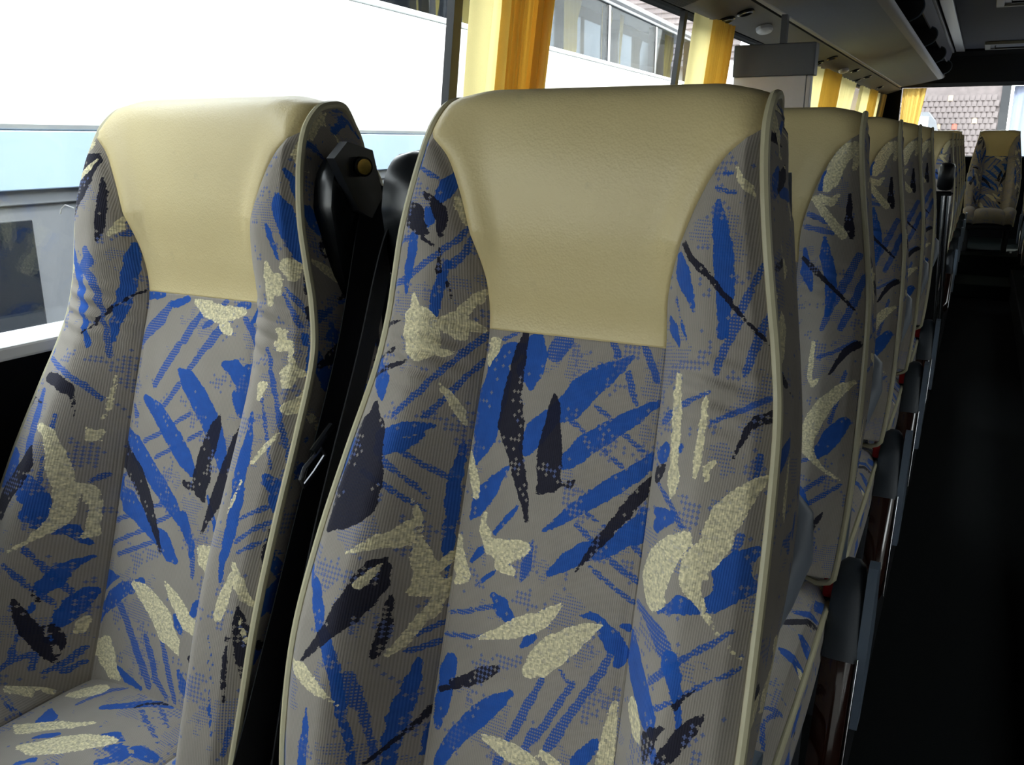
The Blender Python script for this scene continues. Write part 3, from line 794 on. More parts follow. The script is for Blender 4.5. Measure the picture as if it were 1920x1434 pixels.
  ('H', [(0.1672,-0.0547,0.0026),(0.18,-0.0827,0.0033),(0.1991,-0.1165,0.0031),(0.2135,-0.1468,0.0025),(0.224,-0.1722,0.0028),(0.2268,-0.1907,0.0009)]),
  ('H', [(0.1761,-0.1094,0.0019),(0.1922,-0.1398,0.0025),(0.2045,-0.165,0.0024),(0.2132,-0.1871,0.0015)]),
  ('C', [(0.1757,-0.0463,0.0036),(0.1926,-0.0461,0.006),(0.1976,-0.0577,0.0024),(0.2018,-0.0692,0.0045),(0.1994,-0.0783,0.0092),(0.2017,-0.0919,0.0064)]),
  ('C', [(0.2033,-0.076,0.0066),(0.2098,-0.0783,0.0049)]),
  ('B', [(0.2103,-0.0448,0.0014),(0.2144,-0.0615,0.0034),(0.2181,-0.0837,0.0021)]),
  ('C', [(0.2172,-0.0715,0.0009),(0.2188,-0.0873,0.0019),(0.2199,-0.0989,0.0042),(0.2204,-0.113,0.0094),(0.2123,-0.1179,0.0077),(0.2066,-0.1188,0.0034)]),
  ('N', [(0.2056,-0.0492,0.0007),(0.205,-0.0581,0.0006)]),
  ('C', [(0.2101,-0.1473,0.0015),(0.2004,-0.164,0.0034),(0.1908,-0.1823,0.0027)]),
  ('C', [(0.1844,-0.205,0.002),(0.1813,-0.2238,0.002),(0.1792,-0.2407,0.0016)]),
  ('C', [(0.173,-0.0977,0.0064),(0.1728,-0.1116,0.0032)]),
  ('B', [(0.1702,-0.1293,0.0026),(0.1761,-0.1559,0.0052),(0.178,-0.1827,0.0085),(0.18,-0.2041,0.0083),(0.1867,-0.2278,0.0079),(0.1876,-0.2474,0.0079),(0.1891,-0.2699,0.0068),(0.19,-0.285,0.0048)]),
  ('B', [(0.2085,-0.1927,0.0031),(0.2186,-0.2029,0.0069),(0.2278,-0.2084,0.0077),(0.2286,-0.2222,0.0034)]),
  ('B', [(0.2245,-0.2186,0.0055),(0.2282,-0.2297,0.0044)]),
  ('H', [(0.1931,-0.2463,0.0025),(0.21,-0.2352,0.0028),(0.2208,-0.2273,0.0026)]),
  ('H', [(0.1987,-0.2697,0.0025),(0.2146,-0.2524,0.0025),(0.2295,-0.241,0.0029)]),
  ('H', [(0.2037,-0.2801,0.0024),(0.2183,-0.2697,0.0025),(0.2305,-0.2606,0.0023)]),
  ('N', [(0.2298,-0.2452,0.0017),(0.2305,-0.2614,0.0044),(0.231,-0.2734,0.0051)]),
  ('B', [(0.1868,-0.2854,0.0049),(0.1911,-0.3056,0.0034),(0.1936,-0.3245,0.0011)]),
  ('C', [(0.2037,-0.3031,0.0022),(0.2011,-0.3277,0.0074),(0.1991,-0.3507,0.0056),(0.1992,-0.3555,0.0015)]),
  ('C', [(0.2023,-0.2921,0.0021),(0.2127,-0.3094,0.0059),(0.2224,-0.3258,0.0043),(0.2316,-0.3348,0.0024),(0.233,-0.3428,0.0005)]),
  ('N', [(0.2175,-0.335,0.0013),(0.2213,-0.3484,0.0047),(0.2256,-0.3659,0.0073),(0.2288,-0.3886,0.0066),(0.2313,-0.4068,0.0045),(0.2315,-0.4196,0.0001)]),
  ('C', [(0.2184,-0.3405,0.0005),(0.2232,-0.3547,0.0014),(0.2281,-0.369,0.0029),(0.2296,-0.373,0.0018)]),
  ('N', [(0.2128,-0.364,0.0007),(0.214,-0.3816,0.0021),(0.2147,-0.4059,0.0032),(0.2159,-0.4306,0.002),(0.2178,-0.4422,0.0009)]),
  ('H', [(0.1899,-0.3723,0.001),(0.2028,-0.4053,0.0011)]),
  ('H', [(0.1906,-0.3934,0.001),(0.2042,-0.4231,0.0011)]),
  ('B', [(0.2003,-0.429,0.0011),(0.2033,-0.4548,0.0022),(0.2085,-0.4821,0.0015)]),
  ('H', [(0.2241,-0.4607,0.0019),(0.2212,-0.4814,0.0025),(0.2179,-0.5024,0.0021)]),
  ('N', [(0.2313,-0.279,0.0046),(0.2318,-0.2918,0.0031),(0.2321,-0.3026,0.0014)]),
 ],
 'CL': [
  ('C', [(-0.1649,-0.0806,0.0092),(-0.1456,-0.062,0.0092),(-0.1293,-0.0478,0.0086)]),
  ('C', [(-0.1361,-0.0734,0.0089),(-0.1478,-0.0886,0.0067)]),
  ('B', [(-0.1493,-0.0755,0.0022),(-0.1465,-0.0613,0.0026)]),
  ('B', [(-0.1219,-0.0459,0.0022),(-0.1193,-0.0331,0.0022)]),
  ('H', [(-0.1364,-0.1069,0.0029),(-0.1182,-0.0944,0.0025)]),
 ],
 'CP': [
  ('C', [(-0.0932,-0.0442,0.0061),(-0.0798,-0.0365,0.0138),(-0.067,-0.024,0.0153)]),
  ('H', [(-0.0582,-0.0604,0.0031),(-0.0546,-0.0397,0.0043),(-0.0477,-0.0163,0.0049),(-0.033,-0.0052,0.0031)]),
  ('B', [(-0.0197,-0.0487,0.0061),(0.0016,-0.0329,0.0068),(0.0205,-0.0148,0.0077),(0.0526,0.0012,0.0055)]),
  ('N', [(0.0099,-0.0373,0.0012),(0.0173,-0.0189,0.0025),(0.0351,-0.0043,0.0031),(0.0526,0.0012,0.0018)]),
  ('H', [(0.0259,-0.0306,0.0033),(0.0561,-0.0451,0.0032),(0.0863,-0.0582,0.0028)]),
  ('H', [(0.0357,-0.0118,0.003),(0.0787,-0.0338,0.0029)]),
  ('B', [(-0.0835,-0.08,0.0033),(-0.0641,-0.0951,0.0123),(-0.0613,-0.1009,0.0123)]),
  ('C', [(0.0011,-0.0751,0.0018),(-0.0188,-0.0909,0.0061),(-0.0427,-0.1038,0.0092),(-0.0676,-0.12,0.0123),(-0.093,-0.121,0.0031)]),
  ('C', [(0.053,-0.083,0.0013),(0.0369,-0.0926,0.01),(0.0178,-0.108,0.0152),(0.0004,-0.1244,0.0169),(-0.0177,-0.14,0.0138),(-0.0399,-0.1473,0.0046)]),
  ('B', [(-0.0398,-0.127,0.0043),(-0.0206,-0.1133,0.0049)]),
  ('B', [(0.0265,-0.0865,0.004),(0.04,-0.0808,0.0079),(0.0533,-0.0811,0.0045)]),
  ('B', [(0.0503,-0.0991,0.0052),(0.0629,-0.0931,0.0087),(0.0751,-0.099,0.0073),(0.0611,-0.1215,0.0051)]),
  ('B', [(0.0731,-0.0788,0.0031),(0.087,-0.0802,0.0093),(0.1014,-0.08,0.0081)]),
  ('B', [(-0.0143,-0.1694,0.0037),(-0.0006,-0.1535,0.0042)]),
  ('B', [(0.0148,-0.1403,0.0023),(0.0265,-0.1449,0.003)]),
 ],
 'CR': [
  ('C', [(0.13,-0.0459,0.0006),(0.1306,-0.0267,0.0007)]),
  ('H', [(0.1298,-0.0462,0.0006),(0.1476,-0.0364,0.0031)]),
  ('B', [(0.1308,-0.0624,0.0022),(0.1438,-0.0644,0.0081),(0.1562,-0.0813,0.0123)]),
  ('H', [(0.1651,-0.0699,0.0036),(0.1874,-0.0581,0.0024)]),
 ],
}
PRINT_B = {
 'L': [
  ('C', [(-0.1561,-0.0054,0.0192),(-0.1535,-0.0242,0.0192),(-0.1519,-0.0378,0.008)]),
  ('C', [(-0.1397,-0.0356,0.0016),(-0.1302,-0.0326,0.0038),(-0.1204,-0.0308,0.0012)]),
  ('C', [(-0.1311,-0.003,0.008),(-0.1205,-0.0087,0.0088),(-0.1191,-0.0003,0.0077),(-0.1089,-0.0012,0.0048),(-0.1017,-0.0026,0.0019)]),
  ('N', [(-0.2084,-0.0114,0.0031),(-0.1859,-0.0061,0.0024)]),
  ('N', [(-0.2115,-0.0472,0.0013),(-0.1837,-0.0351,0.0025)]),
  ('N', [(-0.2141,-0.0681,0.002),(-0.1864,-0.0545,0.0029),(-0.1671,-0.0459,0.0017)]),
  ('B', [(-0.2104,-0.053,0.0092),(-0.1964,-0.0702,0.0117),(-0.1899,-0.0857,0.0054),(-0.1859,-0.0926,0.001)]),
  ('H', [(-0.0987,-0.0051,0.0027),(-0.1132,-0.026,0.0031),(-0.1369,-0.0589,0.0033),(-0.1497,-0.0803,0.0031),(-0.1663,-0.1035,0.0034)]),
  ('H', [(-0.1,-0.0343,0.0026),(-0.1206,-0.0705,0.003),(-0.1387,-0.1024,0.0028)]),
  ('C', [(-0.1351,-0.0611,0.0006),(-0.1262,-0.0731,0.0031),(-0.1142,-0.0903,0.0046),(-0.1081,-0.1038,0.0027),(-0.1069,-0.1068,0.0007)]),
  ('B', [(-0.1764,-0.1288,0.0069),(-0.1553,-0.1192,0.0079),(-0.1415,-0.1139,0.007),(-0.1309,-0.1099,0.0023)]),
  ('B', [(-0.1721,-0.1407,0.0082),(-0.1523,-0.1345,0.007),(-0.1459,-0.1304,0.0045),(-0.1372,-0.1212,0.0029)]),
  ('H', [(-0.1512,-0.1406,0.0029),(-0.1333,-0.1523,0.0029),(-0.1115,-0.1656,0.003)]),
  ('H', [(-0.167,-0.1508,0.0038),(-0.1538,-0.1597,0.0028),(-0.1379,-0.1733,0.0027),(-0.1224,-0.1899,0.0016)]),
  ('H', [(-0.1875,-0.1668,0.0031),(-0.1566,-0.1771,0.0028),(-0.1388,-0.1906,0.0028),(-0.1219,-0.205,0.0014)]),
  ('N', [(-0.1951,-0.0946,0.0023),(-0.1923,-0.1104,0.0091),(-0.1918,-0.128,0.0215),(-0.1897,-0.1499,0.0236),(-0.1893,-0.1733,0.0292),(-0.1899,-0.1937,0.0304),(-0.1954,-0.2071,0.0224)]),
  ('N', [(-0.1964,-0.2104,0.0103),(-0.2071,-0.2234,0.0102),(-0.2112,-0.2305,0.0061)]),
  ('B', [(-0.2177,-0.1417,0.0061),(-0.2254,-0.1695,0.0077),(-0.2267,-0.1894,0.0003)]),
  ('B', [(-0.1069,-0.1246,0.002),(-0.1085,-0.1475,0.0041),(-0.1101,-0.1703,0.005),(-0.1091,-0.1944,0.0055),(-0.1089,-0.209,0.0045),(-0.1095,-0.2252,0.0039)]),
  ('C', [(-0.1371,-0.1881,0.0007),(-0.1331,-0.1979,0.0023),(-0.1292,-0.2087,0.0025),(-0.1258,-0.2243,0.001)]),
  ('C', [(-0.1451,-0.2252,0.0022),(-0.1374,-0.2194,0.006),(-0.1298,-0.2119,0.003),(-0.1244,-0.2092,0.0006)]),
  ('C', [(-0.1789,-0.2503,0.0007),(-0.1649,-0.2424,0.0041),(-0.1517,-0.2345,0.0074),(-0.1387,-0.2322,0.0075),(-0.1325,-0.2252,0.0032)]),
  ('C', [(-0.1292,-0.2233,0.0015),(-0.1263,-0.2387,0.0051),(-0.1223,-0.2558,0.0084),(-0.1185,-0.2714,0.0085),(-0.1186,-0.2818,0.0105),(-0.1269,-0.2884,0.003)]),
  ('C', [(-0.113,-0.2645,0.0036),(-0.1071,-0.2505,0.0044),(-0.1038,-0.2434,0.0022)]),
  ('N', [(-0.1446,-0.2508,0.0015),(-0.1496,-0.2592,0.0082),(-0.1537,-0.2759,0.0136),(-0.159,-0.2924,0.0131),(-0.1673,-0.3093,0.0134),(-0.1785,-0.3276,0.0087),(-0.1933,-0.3479,0.005),(-0.2081,-0.3673,0.0011)]),
  ('C', [(-0.1453,-0.2533,0.0006),(-0.151,-0.2642,0.0026),(-0.158,-0.276,0.0052),(-0.1604,-0.2795,0.0042)]),
  ('N', [(-0.1396,-0.281,0.0008),(-0.1386,-0.2961,0.0024),(-0.1387,-0.3163,0.0039),(-0.14,-0.3362,0.0046),(-0.143,-0.3525,0.0031),(-0.144,-0.3574,0.0012)]),
  ('C', [(-0.1032,-0.2735,0.003),(-0.1082,-0.2893,0.0048),(-0.1136,-0.3082,0.0058),(-0.1212,-0.3233,0.0045),(-0.129,-0.3412,0.0045),(-0.1337,-0.349,0.0031),(-0.1363,-0.3544,0.0009)]),
  ('B', [(-0.2263,-0.2772,0.004),(-0.207,-0.2911,0.0067),(-0.1977,-0.3099,0.0082),(-0.1907,-0.3244,0.0067),(-0.1805,-0.3362,0.0075),(-0.1708,-0.355,0.0069),(-0.1644,-0.3739,0.0051),(-0.1586,-0.3985,0.0037),(-0.1534,-0.4238,0.0029),(-0.1475,-0.4497,0.0025),(-0.1453,-0.4641,0.0022)]),
  ('H', [(-0.1545,-0.3676,0.0022),(-0.1491,-0.3864,0.0032),(-0.1449,-0.4055,0.0031),(-0.1393,-0.4319,0.0025),(-0.1339,-0.457,0.0023),(-0.1312,-0.468,0.0021)]),
  ('H', [(-0.1624,-0.3706,0.0038),(-0.1521,-0.3942,0.0044),(-0.1467,-0.4051,0.0028)]),
  ('B', [(-0.1174,-0.3593,0.0022),(-0.1183,-0.3773,0.0047),(-0.1209,-0.3976,0.0068),(-0.1238,-0.4193,0.0073),(-0.1255,-0.4428,0.0062),(-0.1254,-0.4649,0.0043),(-0.1253,-0.4706,0.0043)]),
  ('N', [(-0.1047,-0.4146,0.0039),(-0.1113,-0.4259,0.0031),(-0.1212,-0.4406,0.0023),(-0.1299,-0.4533,0.002),(-0.1391,-0.4653,0.0013)]),
  ('C', [(-0.2269,-0.3734,0.0027),(-0.206,-0.3766,0.0095),(-0.1896,-0.3847,0.0085),(-0.1717,-0.3911,0.0033),(-0.1605,-0.4009,0.0008)]),
  ('B', [(-0.1901,-0.4098,0.0009),(-0.1892,-0.4263,0.0042),(-0.1891,-0.4498,0.006),(-0.1887,-0.469,0.0061)]),
  ('B', [(-0.2294,-0.4518,0.004),(-0.2233,-0.4865,0.005)]),
  ('H', [(-0.1232,-0.3343,0.0024),(-0.114,-0.3274,0.0031),(-0.1037,-0.3205,0.0032)]),
  ('H', [(-0.1247,-0.3504,0.0025),(-0.1145,-0.3466,0.0032),(-0.1039,-0.3403,0.0033)]),
  ('B', [(-0.1088,-0.2277,0.0042),(-0.1081,-0.2435,0.0038),(-0.108,-0.2646,0.0027),(-0.108,-0.2787,0.0008)]),
  ('B', [(-0.1051,-0.4309,0.0017),(-0.105,-0.4489,0.0038),(-0.1062,-0.4658,0.0019)]),
  ('B', [(-0.1735,0.2053,0.0006),(-0.1767,0.1928,0.0107),(-0.175,0.1757,0.0092)]),
  ('H', [(-0.1759,0.1724,0.002),(-0.1545,0.1635,0.0021),(-0.1445,0.1571,0.0016)]),
  ('B', [(-0.1347,0.163,0.0017),(-0.1354,0.1516,0.0082),(-0.1384,0.1389,0.007),(-0.1391,0.1315,0.0022)]),
  ('N', [(-0.1844,0.1354,0.0018),(-0.1684,0.1164,0.0153),(-0.1573,0.1025,0.0092),(-0.1476,0.0962,0.0026)]),
  ('N', [(-0.1528,0.0909,0.0032),(-0.1407,0.0826,0.0016)]),
  ('N', [(-0.1573,0.1426,0.002),(-0.1476,0.136,0.0038),(-0.1384,0.1222,0.007),(-0.1341,0.1104,0.0054),(-0.1339,0.0953,0.0024)]),
  ('B', [(-0.149,0.1238,0.0044),(-0.1465,0.1117,0.0071),(-0.1483,0.1046,0.0027)]),
  ('C', [(-0.1274,0.1372,0.0016),(-0.1226,0.1275,0.004),(-0.1176,0.1162,0.0042),(-0.1151,0.1088,0.0022)]),
  ('H', [(-0.1138,0.1044,0.0021),(-0.1205,0.0895,0.0032),(-0.1364,0.0738,0.0033),(-0.1602,0.0541,0.0039),(-0.1792,0.0414,0.0043),(-0.1998,0.0363,0.0037)]),
  ('H', [(-0.1107,0.0938,0.002),(-0.1139,0.0773,0.0032),(-0.1253,0.0618,0.0041)]),
  ('H', [(-0.1912,0.0839,0.0024),(-0.1647,0.0922,0.0033)]),
  ('B', [(-0.1637,0.0939,0.0054),(-0.1665,0.0739,0.0065),(-0.1717,0.0536,0.0062),(-0.1746,0.0276,0.0022)]),
  ('B', [(-0.1276,0.0648,0.0035),(-0.1329,0.0497,0.0045),(-0.1376,0.0293,0.0056),(-0.1409,0.0089,0.0049),(-0.1416,-0.0089,0.0011)]),
  ('N', [(-0.1351,0.0788,0.0014),(-0.1354,0.0543,0.0027)]),
  ('N', [(-0.1294,0.0436,0.0011),(-0.1264,0.031,0.0013),(-0.1252,0.0199,0.0006)]),
  ('C', [(-0.0999,0.0391,0.0025),(-0.1063,0.0299,0.0049),(-0.1133,0.0207,0.0048),(-0.1192,0.0083,0.0057),(-0.1359,0.0034,0.0016)]),
  ('C', [(-0.1225,-0.0035,0.0079),(-0.1127,0.0003,0.0064),(-0.1031,-0.0022,0.0032)]),
  ('C', [(-0.164,0.0256,0.0024),(-0.1597,0.0065,0.0092),(-0.1573,-0.0126,0.0134),(-0.1538,-0.0279,0.0166)]),
  ('N', [(-0.2084,-0.0115,0.0022),(-0.1826,-0.0043,0.0018)]),
 ],
 'P': [
  ('C', [(-0.0894,-0.0138,0.0069),(-0.0901,-0.0219,0.0069),(-0.0933,-0.0319,0.0041),(-0.0937,-0.0401,0.0011)]),
  ('H', [(-0.079,-0.0095,0.0025),(-0.062,0.0,0.0021)]),
  ('B', [(-0.0941,-0.0433,0.002),(-0.0824,-0.0324,0.0097),(-0.0696,-0.0229,0.0119),(-0.0599,-0.0171,0.0067)]),
  ('B', [(-0.0791,-0.0497,0.0156),(-0.0826,-0.0726,0.0177),(-0.0847,-0.0938,0.0161),(-0.0855,-0.1116,0.0155),(-0.0889,-0.1266,0.0103),(-0.0928,-0.1402,0.0063),(-0.0934,-0.1484,0.0011)]),
  ('N', [(-0.0548,-0.0023,0.0043),(-0.0579,-0.0184,0.0071),(-0.0586,-0.0425,0.009),(-0.0591,-0.0695,0.0118),(-0.0559,-0.0976,0.0156),(-0.0521,-0.1097,0.0136),(-0.0456,-0.1275,0.009),(-0.0368,-0.1496,0.008),(-0.028,-0.1714,0.0053),(-0.0224,-0.1905,0.0024),(-0.0197,-0.2024,0.0003)]),
  ('B', [(-0.044,-0.0169,0.0105),(-0.0436,-0.0375,0.0105),(-0.0386,-0.0542,0.0052)]),
  ('C', [(-0.1013,-0.1145,0.0001),(-0.1013,-0.1302,0.0006),(-0.0995,-0.1446,0.0046),(-0.0906,-0.164,0.0064),(-0.0859,-0.1793,0.0039),(-0.0858,-0.1825,0.001)]),
  ('B', [(-0.0523,-0.1429,0.002),(-0.0645,-0.1593,0.0078),(-0.0766,-0.1775,0.0116),(-0.0836,-0.1933,0.0084),(-0.0887,-0.204,0.0023)]),
  ('B', [(-0.0337,-0.1803,0.002),(-0.047,-0.1987,0.003),(-0.0576,-0.2135,0.0025)]),
  ('C', [(-0.0724,-0.1975,0.0034),(-0.0727,-0.2071,0.0038),(-0.0685,-0.2158,0.0075)]),
  ('B', [(-0.0291,-0.0968,0.0035),(-0.0343,-0.1194,0.0071),(-0.0281,-0.1029,0.0086)]),
  ('B', [(-0.0414,-0.0088,0.0103),(-0.0357,-0.0223,0.0104),(-0.0432,-0.0374,0.0158)]),
  ('H', [(-0.011,-0.0056,0.0115),(-0.0177,-0.0172,0.0101)]),
  ('B', [(0.0673,-0.0107,0.0012),(0.0564,-0.0209,0.0062),(0.0396,-0.0336,0.0118),(0.0204,-0.0513,0.0153),(0.0088,-0.0697,0.0144),(-0.0105,-0.0832,0.0097),(-0.0246,-0.1008,0.0134),(-0.034,-0.1194,0.0085)]),
  ('B', [(0.0998,-0.0537,0.0034),(0.0927,-0.0579,0.0043),(0.0768,-0.0705,0.0081),(0.0548,-0.0872,0.0105),(0.0326,-0.1057,0.0114),(0.0159,-0.1235,0.0093),(0.009,-0.1323,0.0031)]),
  ('B', [(0.1012,-0.1098,0.0072),(0.0847,-0.1255,0.0087),(0.0576,-0.148,0.0095),(0.0323,-0.1692,0.0082),(0.0094,-0.1904,0.0045),(-0.0025,-0.2004,0.0015)]),
  ('H', [(0.0441,0.0,0.0032),(0.0504,-0.0126,0.0039)]),
  ('H', [(0.064,-0.029,0.0033),(0.0765,-0.0587,0.003)]),
  ('H', [(0.0766,0.0,0.0035),(0.0867,-0.0173,0.0042),(0.0942,-0.0341,0.0025)]),
  ('H', [(0.0339,-0.0646,0.0021),(0.053,-0.0755,0.0027)]),
  ('H', [(0.013,-0.0844,0.0028),(0.0308,-0.0939,0.0027)]),
  ('H', [(0.069,-0.0895,0.0027),(0.0965,-0.1073,0.0026)]),
  ('H', [(0.0502,-0.1074,0.0027),(0.0722,-0.1217,0.0027)]),
  ('H', [(0.0425,-0.1733,0.0023),(0.0625,-0.1829,0.0027)]),
  ('H', [(0.0331,-0.1857,0.0028),(0.0437,-0.1926,0.0028)]),
  ('N', [(-0.0107,-0.0584,0.001),(-0.0091,-0.0722,0.0067),(-0.0075,-0.0905,0.0092),(-0.0063,-0.1134,0.0135),(-0.005,-0.1332,0.0144),(-0.003,-0.1467,0.0133),(-0.0091,-0.157,0.0071),(-0.0159,-0.1629,0.0016)]),
  ('N', [(0.0133,-0.1499,0.0021),(0.0197,-0.1488,0.0045),(0.0252,-0.1425,0.0008)]),
  ('N', [(0.1016,-0.1271,0.0024),(0.0932,-0.1447,0.0064),(0.0812,-0.1645,0.0072),(0.07,-0.1815,0.0058),(0.0636,-0.1902,0.0044)]),
  ('B', [(0.0982,-0.1615,0.0055),(0.097,-0.1735,0.0084),(0.0866,-0.1812,0.0071)]),
  ('N', [(0.0663,-0.1887,0.0063),(0.0553,-0.2055,0.0048),(0.047,-0.2186,0.0026),(0.0374,-0.2354,0.0005)]),
  ('B', [(0.0828,-0.1887,0.0095),(0.098,-0.1858,0.0079)]),
  ('B', [(0.0109,-0.2413,0.0032),(0.0273,-0.2261,0.0088),(0.0458,-0.2107,0.0095),(0.062,-0.2057,0.0094),(0.0789,-0.1959,0.0078)]),
  ('H', [(0.0531,-0.2255,0.0025),(0.0766,-0.2382,0.003),(0.1007,-0.2508,0.0031)]),
  ('H', [(0.0696,-0.2123,0.003),(0.0876,-0.223,0.0036),(0.1027,-0.2295,0.0034)]),
  ('H', [(0.0933,-0.1963,0.0032),(0.1026,-0.2036,0.0032)]),
  ('H', [(0.0436,-0.1949,0.003),(0.0527,-0.1995,0.003)]),
  ('C', [(0.0299,-0.2675,0.0008),(0.0192,-0.2791,0.0064),(0.0068,-0.2921,0.0089),(-0.0047,-0.3017,0.0073)]),
  ('C', [(0.0727,-0.2802,0.0019),(0.0587,-0.2876,0.0077),(0.0435,-0.3011,0.0125),(0.0266,-0.3169,0.0158),(0.0145,-0.3317,0.0144),(0.0035,-0.343,0.008)]),
  ('B', [(0.05,-0.275,0.0016),(0.0615,-0.2723,0.0041),(0.0753,-0.2756,0.0033)]),
  ('B', [(0.0764,-0.2833,0.0085),(0.0877,-0.2935,0.0109),(0.0981,-0.3009,0.0062),(0.0949,-0.3112,0.006)]),
  ('B', [(0.0923,-0.2749,0.0016),(0.0993,-0.2759,0.004)]),
  ('H', [(0.0859,-0.3036,0.0039),(0.079,-0.3246,0.0043),(0.0672,-0.3471,0.0043),(0.0526,-0.3755,0.0047),(0.0382,-0.4075,0.0064),(0.0327,-0.4174,0.0032)]),
  ('H', [(0.0514,-0.3432,0.0032),(0.0408,-0.3657,0.004),(0.0302,-0.3885,0.004),(0.0191,-0.41,0.0041)]),
  ('H', [(0.0189,-0.3487,0.0034),(0.0126,-0.3671,0.0034)]),
  ('H', [(0.0357,-0.331,0.0018),(0.0443,-0.3418,0.0018),(0.0514,-0.3432,0.002)]),
  ('B', [(0.0826,-0.3961,0.006),(0.0715,-0.4123,0.0076),(0.0676,-0.4199,0.0077)]),
  ('C', [(0.0963,-0.3509,0.003),(0.0953,-0.3719,0.0058),(0.0953,-0.3943,0.0081),(0.0946,-0.4121,0.0089)]),
  ('C', [(0.0295,-0.42,0.0036),(0.0389,-0.4238,0.0053),(0.0479,-0.4259,0.0035)]),
  ('C', [(-0.0009,-0.2924,0.008),(-0.0143,-0.3025,0.0097),(-0.0283,-0.3112,0.0081),(-0.0466,-0.3195,0.0041),(-0.0616,-0.3271,0.0013)]),
  ('B', [(-0.0494,-0.2774,0.0029),(-0.038,-0.2865,0.0097),(-0.0268,-0.2956,0.0067)]),
  ('B', [(0.0015,-0.3085,0.0058),(-0.0077,-0.3209,0.0033)]),
  ('C', [(-0.0429,-0.4238,0.0011),(-0.0257,-0.4258,0.0064),(-0.006,-0.4296,0.0099),(0.0129,-0.4319,0.0089),(0.0223,-0.4339,0.0071)]),
  ('C', [(-0.1005,-0.2252,0.0025),(-0.1001,-0.241,0.007),(-0.0947,-0.2573,0.0101),(-0.0884,-0.2662,0.009),(-0.0985,-0.2759,0.0019)]),
  ('B', [(-0.0706,-0.2342,0.0046),(-0.0807,-0.2486,0.0028)]),
  ('B', [(-0.0477,-0.2505,0.0017),(-0.0601,-0.2611,0.0026),(-0.0724,-0.2736,0.0007)]),
  ('C', [(-0.0708,-0.2204,0.0023),(-0.0593,-0.2282,0.0093),(-0.045,-0.2302,0.0135),(-0.0264,-0.2244,0.0099),(-0.0193,-0.2212,0.0066)]),
  ('C', [(-0.0467,-0.2443,0.0073),(-0.0303,-0.249,0.0045)]),
  ('H', [(-0.0128,-0.2147,0.0027),(-0.0147,-0.2387,0.0064),(-0.0189,-0.2548,0.0027)]),
  ('H', [(-0.1004,-0.31,0.0024),(-0.0762,-0.3015,0.003),(-0.0456,-0.2885,0.003)]),
  ('H', [(-0.0998,-0.3328,0.0028),(-0.0718,-0.3282,0.0027),(-0.0447,-0.319,0.002)]),
  ('B', [(-0.0899,-0.3595,0.0091),(-0.0918,-0.3742,0.0109),(-0.0916,-0.3882,0.0101),(-0.0942,-0.412,0.0096),(-0.0955,-0.43,0.0055)]),
  ('N', [(-0.031,-0.3493,0.0032),(-0.048,-0.3611,0.0081),(-0.0664,-0.3734,0.0066),(-0.0862,-0.3812,0.003)]),
  ('N', [(-0.098,-0.3921,0.003),(-0.0775,-0.3821,0.0036)]),
  ('B', [(-0.0131,-0.3712,0.0032),(-0.0266,-0.3837,0.0089),(-0.0452,-0.4031,0.0117),(-0.0639,-0.4264,0.0105),(-0.0774,-0.4466,0.0092),(-0.0853,-0.4633,0.0077),(-0.0882,-0.4714,0.0059)]),
  ('H', [(0.012,-0.3656,0.0042),(0.0041,-0.3862,0.0051),(-0.0038,-0.4071,0.0051),(-0.0111,-0.4211,0.0034)]),
  ('H', [(0.0175,-0.4022,0.005),(0.0097,-0.4229,0.0042)]),
  ('H', [(-0.0093,-0.4323,0.0033),(-0.0185,-0.4472,0.005)]),
 ],
 'R': [
  ('B', [(0.1065,0.0226,0.0025),(0.1124,0.0127,0.0047),(0.1199,0.0014,0.0015)]),
  ('B', [(0.1214,0.0227,0.0016),(0.1314,0.0016,0.0007)]),
  ('B', [(0.1632,0.027,0.0046),(0.164,0.0155,0.0051)]),
  ('H', [(0.1782,0.0303,0.0032),(0.1678,0.0045,0.0039),(0.162,-0.0192,0.0033)]),
  ('H', [(0.1974,0.0326,0.0032),(0.1917,0.0035,0.0037),(0.187,-0.0188,0.0031)]),
  ('N', [(0.1805,0.0321,0.0011),(0.1919,0.0223,0.0016),(0.2015,0.0115,0.0008)]),
  ('C', [(0.1218,-0.0266,0.0039),(0.123,-0.0404,0.0048),(0.1253,-0.0598,0.006),(0.1282,-0.079,0.0063),(0.1298,-0.0941,0.0051),(0.1317,-0.1062,0.0058),(0.1346,-0.1221,0.0084),(0.1353,-0.1329,0.0042),(0.1335,-0.1389,0.0012)]),
  ('C', [(0.1559,-0.034,0.0009),(0.1562,-0.0479,0.0027),(0.1568,-0.0666,0.0037),(0.157,-0.0827,0.0033),(0.1578,-0.0999,0.0043),(0.1587,-0.1143,0.0015)]),
  ('C', [(0.1737,-0.0972,0.0016),(0.1675,-0.1061,0.0037),(0.1697,-0.1136,0.0026)]),
  ('H', [(0.1106,-0.0687,0.0049),(0.1306,-0.0522,0.003),(0.1593,-0.0368,0.0018)]),
  ('H', [(0.1644,-0.0641,0.002),(0.188,-0.05,0.0024),(0.2095,-0.0361,0.0023)]),
  ('N', [(0.2117,-0.0516,0.0058),(0.2017,-0.0572,0.0045),(0.1959,-0.066,0.0031),(0.1921,-0.0798,0.0023),(0.1872,-0.095,0.0006)]),
  ('B', [(0.1144,-0.1011,0.0092),(0.1173,-0.0949,0.0062)]),
  ('B', [(0.1363,-0.0915,0.0041),(0.1396,-0.0889,0.0019)]),
  ('N', [(0.1209,-0.1105,0.0019),(0.1137,-0.1184,0.0068),(0.1107,-0.1263,0.0038)]),
  ('H', [(0.2092,-0.0877,0.003),(0.2093,-0.0981,0.0032),(0.2091,-0.1097,0.0027)]),
